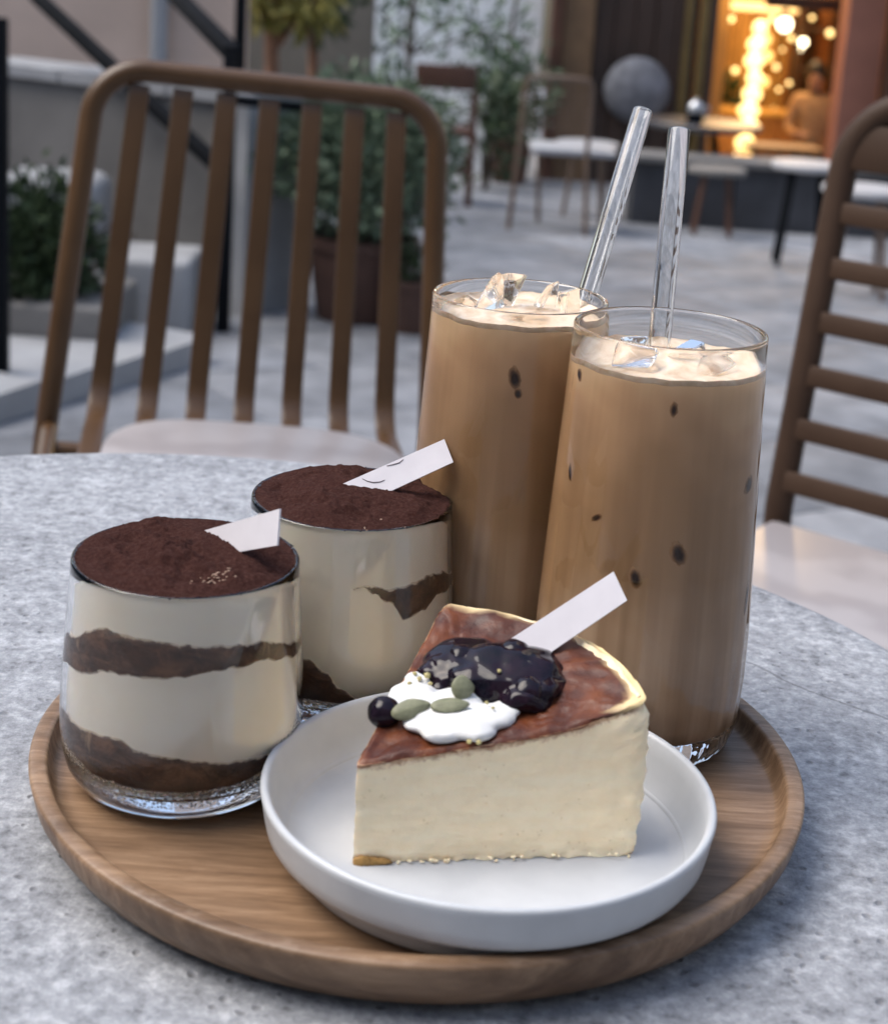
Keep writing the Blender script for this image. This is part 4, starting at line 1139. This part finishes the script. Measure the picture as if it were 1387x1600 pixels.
ice(c + Vector((-.003, .010, ztop + .006)), (.010, .006, .011), 14, (-10, 10, 30), 'clear flat ice piece behind the ice peak in the rear glass', GI)
ice(c + Vector((.004, -.014, ztop + .0005)), (.010, .007, .005), 15, (0, 20, -15), 'low brown tinged ice piece at the front of the rear glass', GI)
ice(c + Vector((.020, -.004, ztop + .0045)), (.007, .007, .009), 16, (0, -14, 20), 'tan ice piece beside the leaning straw in the rear glass', GI)
ice(c + Vector((-.022, .002, ztop - .0005)), (.008, .010, .005), 17, (0, 5, 0), 'low ice piece at the left of the rear glass', GI)

def straw(top, mouth, zend, label):
    d = (mouth - top).normalized(); k = (zend - top.z) / d.z
    end = top + d * k; ro, ri = .0044, .0034
    ax = -d; x = ax.cross(Vector((0, 1, 0))).normalized(); y = x.cross(ax); Lh = (top - end).length
    Mx = Matrix((x, y, ax)).transposed().to_4x4(); Mx.translation = end
    b = MB(); b.lathe([(ro, 0), (ro, Lh * .3), (ro, Lh * .6), (ro, Lh - .0008), (ro - .0003, Lh - .0002), (ro - .0007, Lh), (ri + .0003, Lh - .0002), (ri, Lh - .0008), (ri, Lh * .6), (ri, Lh * .3), (ri, 0), (ro, 0)], (0, 0, 0), 40)
    b.v = [Mx @ v_ for v_ in b.v]
    return tag(b.build('glass_straw', M['glass'], loc=end, angle=50), label, 'straw', 'glass drinking straws')
straw(at(1061, 201, y=.645), at(1033, 497, y=.622), G1[0].z + .09, 'upright clear glass straw standing in the front glass')
straw(at(1004, 172, y=.722), at(917, 462, y=.683), G2[0].z + .10, 'leaning clear glass straw resting in the rear glass')

# ------------------------------------------------------------------ tiramisu glasses
TH = .0850
def tir(z):
    P = [(0, .0310), (.0012, .0345), (.004, .0382), (.009, .0410), (.016, .0427), (.025, .0434), (.038, .0431), (.056, .0418), (.074, .0404), (.09, .0394)]
    for (a, r0), (b_, r1) in zip(P[:-1], P[1:]):
        if z <= b_: return r0 + (r1 - r0) * (z - a) / (b_ - a)
    return P[-1][1]
def tin(z): return tir(z) - .0020 + .00025

CZ = Z0 + .0003 + TH + .0036
def tiramisu(x, y, sc, glabel, label, seed, bands, speck, calm=None):
    c = Vector((x, y, Z0 + .0003))
    zs = [.0006, .0012, .0025, .004, .0065, .009, .012, .015, .022, .028, .034, .042, .05, .058, .066, .075, TH - .002, TH - .0008]
    rt = tir(TH)
    inner = [(tir(z) - .0020, z) for z in (.079, .07, .06, .05, .04, .03, .022, .016)] + [(tir(.012) - .0035, .0118), (tir(.009) - .009, .0094), (.015, .0086)]
    b = MB(); b.lathe([(0, .0016), (.024, .0014), (.027, .0)] + [(.0300, .0)] + [(tir(z), z) for z in zs] + [(rt - .0003, TH - .0002), (rt - .001, TH), (rt - .0017, TH - .0004), (rt - .0020, TH - .0015)] + inner + [(0, .0086)], c, 128)
    b.v = [c + (v_ - c) * sc for v_ in b.v]
    tag(b.build('dessert_glass', M['misted'], loc=c, angle=50), glabel, 'glass', 'tiramisu glasses')
    t2 = thing('tiramisu', label, 'dessert', c, group='tiramisu desserts')
    zt = TH - .0009
    b = MB(); b.lathe([(0, .0084), (.015, .0085), (tin(.009) - .009, .0093), (tin(.012) - .0034, .0117)] + [(tin(z) - .0006, z) for z in (.016, .022, .03, .04, .05, .06, .07, .077)] + [(tin(zt) - .0006, zt), (tin(zt) - .0016, zt - .0004), (tin(zt) - .0040, zt - .0045), (0, zt - .0045)], c, 96)
    b.v = [c + (v_ - c) * sc for v_ in b.v]
    b.build('cream', M['cream'], t2, angle=60)
    for (a0, a1, lo, hi) in bands:
        n = 220; mth = 16; ed_ = []; b = MB(); full = abs(a1 - a0) > 359
        N = n if full else n + 1
        for s_, dr in ((0, .0003), (1, -.0016)):
            for i in range(N):
                a = R(a0 + (a1 - a0) * i / n)
                zl, zh = lo(a), hi(a)
                for j in range(mth + 1):
                    z = zl + (max(zh - zl, 0.00002)) * j / mth
                    z = max(z, .0100)
                    base = tin(z) if z > .016 else tin(.016) - (.016 - z) * 1.1
                    r_ = base + dr - .0009 * (abs(2 * j / mth - 1) ** 4)
                    b.v.append(c + Vector((r_ * math.cos(a), r_ * math.sin(a), z))); ed_.append(min(1.0, min(z - zl, zh - z) / .0016))
        o_ = N * (mth + 1)
        for i in range(n):
            i2 = (i + 1) % N
            for j in range(mth):
                q_ = (i * (mth + 1) + j, i2 * (mth + 1) + j, i2 * (mth + 1) + j + 1, i * (mth + 1) + j + 1)
                b.f.append(q_); b.f.append(tuple(o_ + k for k in reversed(q_)))
            for j in (0, mth):
                b.f.append((i * (mth + 1) + j, i2 * (mth + 1) + j, o_ + i2 * (mth + 1) + j, o_ + i * (mth + 1) + j))
        b.v = [c + (v_ - c) * sc for v_ in b.v]
        so = b.build('sponge_layer', M['sponge'], t2, angle=60)
        al_ = so.data.attributes.new('inside', 'FLOAT', 'POINT'); al_.data.foreach_set('value', ed_)
    # cocoa: a rough mound up to the rim
    b = MB(); nr, na = 44, 150; rmax = rt - .0010
    def hz_(x_, y_, rr):
        k = 1 - (rr / rmax) ** 2
        e = (1 - (rr / rmax) ** 6)
        v_ = Vector((x_ * 55, y_ * 55, seed))
        if calm:
            p_ = Vector((x_ + c.x, y_ + c.y)); a_, b_ = calm; ab = b_ - a_
            s_ = max(-.4, min(1.2, (p_ - a_).dot(ab) / ab.dot(ab))); dd = (p_ - (a_ + ab * s_)).length
            e *= max(0.12, min(1, (dd - .003) / .010))
        return TH - .0003 + .0050 * k + e * (.0040 * fbm(v_ * .9, 3) + .0012 * fbm(v_ * 4.5, 4)) + .0006 * fbm(v_ * 20, 2)
    for i in range(nr + 1):
        rr = rmax * (i / nr) ** .8
        for k in range(na):
            a = 2 * PI * k / na
            r2 = rr * (1 + (.012 * fbm(Vector((math.cos(a) * 9, math.sin(a) * 9, seed)), 3) if i == nr else 0))
            x_, y_ = r2 * math.cos(a), r2 * math.sin(a)
            b.v.append(c + Vector((x_, y_, hz_(x_, y_, rr))))
    for i in range(nr):
        for k in range(na):
            k2 = (k + 1) % na
            if i == 0:
                if k: continue
            b.f.append((i * na + k, i * na + k2, (i + 1) * na + k2, (i + 1) * na + k))
    # collapse the centre ring
    for k in range(na): b.v[k] = c + Vector((0, 0, hz_(0, 0, 0)))
    base = len(b.v)
    for k in range(na):
        a = 2 * PI * k / na; b.v.append(c + Vector(((rt - .0016) * math.cos(a), (rt - .0016) * math.sin(a), TH - .0010)))
    for k in range(na):
        k2 = (k + 1) % na; b.f.append((nr * na + k, nr * na + k2, base + k2, base + k))
    b.f.append(tuple(base + k for k in reversed(range(na))))
    for i in range(1, na - 1): b.f.append((i, i + 1, na + i + 1, na + i))
    b.v = [c + (v_ - c) * sc for v_ in b.v]
    b.build('cocoa_top', M['cocoa'], t2, angle=80)
    # grains dusted over the rim
    rr = random.Random(seed); b = MB()
    for k in range(260):
        a = rr.uniform(0, 2 * PI); r_ = rt - .0008 + min(rr.gauss(-.0003, .0005), .0004)
        b.ball(c + Vector((r_ * math.cos(a), r_ * math.sin(a), TH - .0001 + rr.uniform(-.0006, .0001))) * 1.0, (rr.uniform(.00018, .0004),) * 3, None, 1)
    b.v = [c + (v_ - c) * sc for v_ in b.v]
    stuff(b.build('cocoa_grains', M['cocoa'], t2))
    b = MB()
    for k in range(speck[2]):
        a = speck[0] + rr.gauss(0, .13); r_ = (speck[1] + rr.gauss(0, .055)) * rmax
        x_, y_ = r_ * math.cos(a), r_ * math.sin(a)
        b.ball(c + Vector((x_, y_, hz_(x_, y_, r_) + .0001)), (rr.uniform(.0003, .0006), rr.uniform(.0003, .0005), .0003), None, 1)
    b.v = [c + (v_ - c) * sc for v_ in b.v]
    stuff(b.build('pale_specks', M['crumb'], t2))
    return c, (lambda x_, y_: c.z + (hz_(x_, y_, math.hypot(x_, y_))) * sc)

def wob(a, s, amp): return amp * fbm(Vector((math.cos(a) * 3.2, math.sin(a) * 3.2, s)), 4)
def side(a, th0, w_):    # bump centred on direction th0
    d = math.atan2(math.sin(a - th0), math.cos(a - th0)); return math.exp(-(d / w_) ** 2)
def layer(tab, cx, half, yr0, dip, hpx, seed, amp):
    pts = []
    for px, py in tab:
        s_ = max(-.995, min(.995, (px - cx) / half)); a = math.degrees(math.asin(s_))
        yr = yr0 + dip * math.cos(R(a)); pts.append((a, TH * (1 - (py - yr) / hpx)))
    def f(a):
        d = math.degrees(math.atan2(math.sin(a - R(270)), math.cos(a - R(270))))
        if abs(d) > 88: d = math.copysign(max(0, 176 - abs(d)), d)
        if d <= pts[0][0]: z = pts[0][1]
        elif d >= pts[-1][0]: z = pts[-1][1]
        else:
            for (a0, z0), (a1, z1) in zip(pts[:-1], pts[1:]):
                if a0 <= d <= a1:
                    s_ = (d - a0) / (a1 - a0); s_ = s_ * s_ * (3 - 2 * s_); z = z0 + (z1 - z0) * s_; break
        return z + amp * fbm(Vector((math.cos(a) * 7, math.sin(a) * 7, seed)), 4)
    return f
A_L, A_F, A_R = R(188), R(270), R(352)
K1 = (285, 181, 885, 63, 327)
hi_band = layer([(106, 1012), (125, 1006), (192, 996), (266, 1008), (354, 1011), (413, 1004), (464, 998)], *K1, 1, .0011)
lo_band = layer([(106, 1044), (148, 1060), (207, 1055), (281, 1060), (354, 1047), (413, 1031), (465, 1016)], *K1, 2, .0011)
hi_b2 = layer([(106, 1100), (130, 1120), (158, 1136), (217, 1146), (256, 1160), (305, 1166), (364, 1170), (413, 1164), (462, 1140)], *K1, 3, .0010)
lo_b2 = layer([(120, 1160), (148, 1184), (187, 1206), (232, 1222), (315, 1224), (379, 1210), (432, 1184), (460, 1160)], *K1, 4, .0010)
T1 = tiramisu(-.0864, .5470, 1.0, 'front left dessert glass, misted near its base', 'tiramisu with two brown sponge bands, in the front left glass', 2, [(0, 360, lo_band, hi_band), (0, 360, lo_b2, hi_b2)], (R(298), .72, 45), (Vector(at(322, 829, z=CZ).xy), Vector(at(377, 863, z=CZ).xy)))
K2_ = (555, 148, 795, 58, 288)
hi_p = layer([(570, 931), (585, 927), (599, 925), (624, 928), (648, 920), (673, 905), (690, 896), (700, 896)], *K2_, 5, .0010)
lo_p0 = layer([(570, 931), (585, 930), (599, 938), (620, 945), (643, 968), (668, 953), (686, 930), (700, 920)], *K2_, 6, .0014)
lo_p = lambda a: min(lo_p0(a), hi_p(a) - .0002)
hi_b3 = layer([(420, 1015), (472, 1020), (516, 1030), (540, 1047), (555, 1065), (590, 1083), (640, 1086), (690, 1060)], *K2_, 7, .0008)
lo_b3 = layer([(420, 1060), (472, 1087), (530, 1094), (590, 1092), (640, 1090), (690, 1065)], *K2_, 8, .0008)
lo_b4 = lambda a: min(lo_b3(a), hi_b3(a) - .0002)
T2 = tiramisu(-.0331, .6230, 1.0, 'rear dessert glass behind the plate, between the front one and the coffee', 'tiramisu of mostly cream with one brown patch, in the rear glass', 9, [(276, 352, lo_p, hi_p), (0, 360, lo_b4, hi_b3)], (R(285), .93, 5), (Vector(at(533, 757, z=CZ).xy), Vector(at(607, 769, z=CZ).xy)))

# ------------------------------------------------------------------ white cards
def card(p1, p2, tr, br, lean, th, label, bury=.008, marks=None):
    """a flat strip stuck in along p1-p2; tr and br are the far corners' places, lean the distance of tr"""
    q1 = at(*tr, y=lean)
    nrm = (q1 - p1).cross(p2 - p1).normalized()
    q2 = ray_plane(*br, p1, nrm)
    e1 = p1 - (q1 - p1).normalized() * bury; e2 = p2 - (q2 - p2).normalized() * bury
    if nrm.y > 0: nrm = -nrm
    t2 = thing('white_card', label, 'card', (p1 + p2) / 2, group='white cards stuck in the desserts')
    loop = [e1, q1, q2, e2]
    b = MB(); b.add([v_ - nrm * th for v_ in loop] + loop, [(3, 2, 1, 0), (4, 5, 6, 7), (0, 1, 5, 4), (1, 2, 6, 5), (2, 3, 7, 6), (3, 0, 4, 7)])
    b.build('card_strip', M['card'], t2, smooth=False)
    for mk in (marks or []):
        pts = [ray_plane(px, py, p1, nrm) + nrm * .0001 for px, py in mk]
        MB().tube(pts, [.00008 + .00014 * math.sin(PI * (i + .5) / len(pts)) for i in range(len(pts))], 6).build('ink_stroke', M['ink'], t2)
    return t2
zc1 = CZ
p1 = at(322, 829, z=zc1); p1.z = T1[1](p1.x - T1[0].x, p1.y - T1[0].y) + .0004; p2 = at(377, 863, z=zc1); p2.z = T1[1](p2.x - T1[0].x, p2.y - T1[0].y) + .0004
card(p1, p2, (437, 795), (433, 852), .534, .0007, 'short pale card stuck in the cocoa of the front left tiramisu')
zc2 = CZ
p1 = at(533, 757, z=zc2 + .001); p2 = at(607, 769, z=zc2)
card(p1, p2, (694, 686), (708, 722), .633, .0007, 'longer pale card with dark pen strokes in the rear tiramisu', marks=[
    [(566, 748), (574, 752), (584, 754), (594, 753), (601, 750)], [(604, 728), (614, 726), (624, 723), (630, 718)]])

# ------------------------------------------------------------------ cheesecake
ZP = Z0 + .0061
Tp = Vector((-.0205, .4838)); Ap = Vector((.0750, .5000)); Bp = Vector((.0050, .5610))
def outline():
    pts = []
    def bez(a, b_, c_, n):
        return [a * (1 - s) ** 2 + b_ * 2 * s * (1 - s) + c_ * s * s for s in [i / n for i in range(n)]]
    rT = .0022
    dA = (Ap - Tp).normalized(); dB = (Bp - Tp).normalized()
    pts += [Tp + dB * rT, Tp + (dA + dB) * rT * .25, Tp + dA * rT]
    n = 40
    e = Ap - dA * .006
    s0 = Tp + dA * rT
    pts += [s0.lerp(e, (i + 1) / n) for i in range(n)]
    mid = (Ap + Bp) / 2; out_ = (mid - Tp).normalized()
    ctrl = mid + out_ * .030
    cA = Ap
    pts += bez(e, Ap, Ap + (ctrl - Ap) * .09, 7)[1:]
    st = Ap + (ctrl - Ap) * .09; en = Bp + (ctrl - Bp) * .06
    pts += bez(st, ctrl, en, 34)
    e2 = Bp - dB * .004
    pts += bez(en, Bp, e2, 5)
    s1 = Tp + dB * rT
    pts += [e2.lerp(s1, i / n) for i in range(n)]
    return pts
OUT = outline()
RMAX = max((p - Tp).length for p in OUT)
def top_h(p):
    d = (p - Tp).length / RMAX
    l_ = (Ap - Tp).normalized(); q_ = p - Tp; lat = max(0, l_.x * q_.y - l_.y * q_.x)
    return .0357 + .0155 * d + .0060 * max(0, (d - .62) / .38) ** 1.6 + .0105 * lat / .066
cen = sum(OUT, Vector((0, 0))) / len(OUT)
side_n = []
for i, p in enumerate(OUT):
    d = (OUT[(i + 1) % len(OUT)] - OUT[i - 1]).normalized(); side_n.append(Vector((d.y, -d.x)))
isarc = [((p - Tp).length > .074) for p in OUT]
b = MB(); NL = 44; NO = len(OUT); topw = []
for j in range(NL + 1):
    s = j / NL
    for i, p in enumerate(OUT):
        h = top_h(p) - .0006; z = h * s
        v3 = Vector((p.x * 170, p.y * 170, z * 170))
        o_ = .00030 * fbm(v3, 4) + .00016 * fbm(v3 * 4, 3)
        low = max(0, 1 - z / .0065)
        o_ += low ** 1.2 * (.0016 * fbm(v3 * 1.3 + Vector((9, 0, 0)), 4) + .0009 * fbm(v3 * 5, 2) - .0008)
        dd = (p - Tp).length / RMAX
        if dd > .78:
            k = (dd - .78) / .22
            o_ += k * (.0012 * fbm(v3 * 1.1 + Vector((0, 7, 0)), 3) + .0012 * math.sin(PI * s) + .0005 * fbm(v3 * 5, 2))
            if s > .86: o_ -= k * .0035 * ((s - .86) / .14) ** 2
        q_ = p + side_n[i] * o_; topw.append(max(0, 1 - (h - z) / .006) * (1 if i < 46 or i > 86 else .5))
        b.v.append(Vector((q_.x, q_.y, ZP + z)))
for j in range(NL):
    for i in range(NO):
        i2 = (i + 1) % NO; b.f.append((j * NO + i, j * NO + i2, (j + 1) * NO + i2, (j + 1) * NO + i))
b.f.append(tuple(reversed(range(NO))))
prev = NL * NO
for j in range(1, 9):
    base = len(b.v)
    for i, p in enumerate(OUT):
        q_ = cen.lerp(p, 1 - j / 8); b.v.append(Vector((q_.x, q_.y, ZP + top_h(q_) - .0022))); topw.append(0)
    for i in range(NO):
        i2 = (i + 1) % NO; b.f.append((prev + i, prev + i2, base + i2, base + i))
    prev = base
ck = thing('cheesecake_slice', 'burnt topped cheesecake wedge on the white plate', 'cake', (cen.x, cen.y, ZP))
cb = b.build('cake_body', M['cake'], ck, angle=50)
al = cb.data.attributes.new('under', 'FLOAT', 'POINT'); al.data.foreach_set('value', topw)
def skin_z(p, s):
    d = (p - Tp).length / RMAX
    return ZP + top_h(p) + .0010 * fbm(Vector((p.x * 110, p.y * 110, 3)), 4) * min(1, (1 - s) * 8 + .25) + .0006 * fbm(Vector((p.x * 420, p.y * 420, 5)), 3) + .0003
arcw = [min(1, max(0, (i - 39) / 4)) * min(1, max(0, (88 - i) / 5)) for i in range(NO)]
b = MB(); NR = 30; edge = []
for j in range(NR + 1):
    s = 1 - j / NR
    for i, p in enumerate(OUT):
        q_ = cen.lerp(p, s if j else 1.0)
        d = (q_ - Tp).length / RMAX
        z = skin_z(q_, s)
        if j == 0: z -= .0014 + .0005 * fbm(Vector((p.x * 300, p.y * 300, 1)), 3); q_ = q_ + side_n[i] * (.0002 if d < .8 else -.0010)
        elif d > .86: z -= .0010 * (d - .86) / .14
        b.v.append(Vector((q_.x, q_.y, z)))
        wd = max(0, 1 - (i - 44) / 22); e_ = (s - (.925 - .075 * wd)) / .05 + .8 * fbm(Vector((q_.x * 150, q_.y * 150, 8)), 4)
        edge.append(min(1, max(0, e_)) * arcw[i])
for j in range(NR):
    for i in range(NO):
        i2 = (i + 1) % NO; b.f.append((j * NO + i, j * NO + i2, (j + 1) * NO + i2, (j + 1) * NO + i))
sk = b.build('burnt_top', M['burnt'], ck, angle=80, fix=False)
al = sk.data.attributes.new('edge', 'FLOAT', 'POINT'); al.data.foreach_set('value', edge)
sk.data.flip_normals() if sk.data.polygons[0].normal.z < 0 else None
# golden crust left at the lower tip
b = MB()
for k in range(6):
    s = k / 6
    p = Tp.lerp(Ap, s * .10 + .035)
    b.ball((p.x, p.y - .0004, ZP + .0010 - .0003 * s), (.0024, .0010, .0024 * (1 - .7 * s)), None, 2, .4, k, 2)
b.build('base_crust', M['basecrust'], ck)
# crumbs along the lower edge
rr = random.Random(4); b = MB()
for k in range(26):
    s = rr.uniform(.12, 1.0); p = Tp.lerp(Ap, s); o_ = abs(rr.gauss(0, .0007))
    b.ball((p.x + .0004, p.y - .0004 - o_, ZP + .0004 + rr.uniform(0, .0018) * (s + .2)), (rr.uniform(.0003, .0010), rr.uniform(.0003, .0007), rr.uniform(.0002, .0006)), None, 2, .5, k, 2)
stuff(b.build('edge_crumbs', M['cake'], ck))

def on_cake(px, py, up=0.0):
    """the point of the cake's top seen at a place of the photograph"""
    z = ZP + .05
    for _ in range(12):
        p = at(px, py, z=z); z = .5 * z + .5 * (ZP + top_h(Vector((p.x, p.y))) + up)
    return Vector((p.x, p.y, z))

def near(o, p): return o
# whipped cream
b = MB()
for px, py, s in ((700, 1120, .0105), (735, 1128, .0100), (665, 1110, .0095), (770, 1118, .0080), (690, 1140, .0085), (740, 1140, .0075), (650, 1085, .0085), (630, 1100, .007), (655, 1130, .006), (715, 1095, .009), (655, 1062, .0055), (630, 1082, .0050), (790, 1108, .0055)):
    p = on_cake(px, py, .0015); b.ball(p, (s, s * .95, s * .42), None, 2, .12, int(px), 1.5)
b = remesh(b, .0007, 8, .5)
p = on_cake(705, 1120)
tag(b.build('whipped_cream', M['whip'], loc=p, angle=180), 'white whipped cream dollop on top of the cheesecake', 'cream')
# compote
b = MB(); rr = random.Random(12)
for px, py, s, u in ((700, 1040, .0075, .003), (730, 1030, .0085, .004), (765, 1035, .0085, .004), (800, 1030, .0085, .0055), (835, 1045, .0085, .004), (840, 1075, .008, .003), (815, 1090, .0075, .003), (780, 1065, .0085, .004), (740, 1060, .0085, .004), (700, 1062, .006, .002), (680, 1050, .006, .002), (820, 1060, .009, .004), (845, 1058, .006, .002), (740, 1050, .018, -.002), (800, 1058, .018, -.001), (770, 1050, .016, .001), (712, 1052, .012, .000), (815, 1065, .014, .001), (760, 1085, .005, .002), (835, 1100, .0055, .001), (690, 1075, .0045, .001)):
    p = on_cake(px, py, u); b.ball(p, (s, s * .9, s * .60), None, 3, .20, int(px + py), 1.5)
b = remesh(b, .0006, 22, .5)
p = on_cake(770, 1055)
tag(b.build('berry_compote', M['compote'], loc=p, angle=180), 'glossy dark blueberry compote heaped behind the whipped cream', 'compote')
for k, (px, py, u, s, lab) in enumerate(((803, 1022, .0085, .0058, 'plump blueberry rising at the top right of the compote'), (722, 1030, .0070, .0056, 'blueberry at the back left of the compote heap'), (825, 1082, .0060, .0058, 'blueberry at the front right of the compote heap'), (600, 1113, .0040, .0056, 'single dark blueberry at the tip of the cheesecake, left of the cream'))):
    p = on_cake(px, py, u * .7)
    b = MB(); b.ball(p, (s, s * .95, s * .88), Matrix.Rotation(R(20 * k), 3, 'X'), 4, .06, k + 2, 1.4)
    tag(b.build('blueberry', M['compote'], loc=p, angle=180), lab, 'blueberry', 'blueberries on the cheesecake')
# seeds
def seed_(px, py, up, L, W, rz, rx, ry, lab):
    p = on_cake(px, py, up); bm = bmesh.new(); bmesh.ops.create_uvsphere(bm, u_segments=24, v_segments=14, radius=1.0)
    for v_ in bm.verts:
        x = v_.co.x; k = (1 - .42 * max(0, x) ** 1.5) * (1 + .05 * fbm(v_.co * 1.5, 2))
        rim = 1 + .0 * x
        v_.co = Vector((x * L, v_.co.y * W * k, v_.co.z * .0011 * (1 + .5 * (1 - abs(v_.co.y)))))
    b = MB(); b.frombm(bm, Matrix.Translation(p) @ Matrix.Rotation(R(rz), 4, 'Z') @ Matrix.Rotation(R(rx), 4, 'X') @ Matrix.Rotation(R(ry), 4, 'Y'))
    tag(b.build('pumpkin_seed', M['seed'], loc=p, angle=180), lab, 'pumpkin seed', 'pumpkin seeds on the cheesecake')
seed_(642, 1108, .0065, .0068, .0034, 32, 50, -22, 'pumpkin seed leaning on the lone blueberry')
seed_(703, 1102, .0070, .0066, .0032, 10, 22, -4, 'darker pumpkin seed lying flat on the cream')
seed_(723, 1075, .0078, .0043, .0042, 15, 62, 10, 'short pumpkin seed stuck upright between cream and compote')
rr = random.Random(3)
for k, (px, py, u, s) in enumerate(((740, 1152, .0022, .0018), (733, 1158, .0018, .0014), (748, 1160, .0016, .0013), (655, 1060, .0050, .0012), (668, 1055, .0055, .0016), (640, 1068, .0048, .0010), (672, 1068, .006, .0010), (760, 1098, .0062, .0008), (770, 1106, .0060, .0008), (712, 1150, .0024, .0012), (648, 1052, .0046, .0010), (780, 1048, .0105, .0010))):
    p = on_cake(px, py, u)
    labs = ['largest yellow green nut bit at the front of the cream', 'nut bit left of the largest one at the cream front', 'nut bit right of the largest one at the cream front', 'nut bit at the upper left edge of the cream', 'nut bit where cream meets the left of the compote', 'tiny nut bit at the far left edge of the cream', 'tiny nut bit just under the left of the compote', 'small speck of nut on the right of the cream', 'second small speck of nut on the right of the cream, lower', 'greenish nut bit at the front left of the cream', 'tiny nut bit highest on the left edge of the cream', 'tiny nut bit on the glossy compote']
    b = MB(); b.ball(p, (s, s * .8, s * .7), Matrix.Rotation(rr.uniform(0, 3), 3, 'Z'), 1, .35, k, 2)
    tag(b.build('nut_bit', M['pistachio'], loc=p, smooth=False), labs[k], 'nut bit', 'crushed nut bits on the cheesecake')
p1 = on_cake(772, 1015, .000); p2 = on_cake(850, 1026, .000)
card(p1, p2, (958, 893), (979, 938), p1.y + .004, .0008, 'white card stuck in the cheesecake behind the compote', .012)
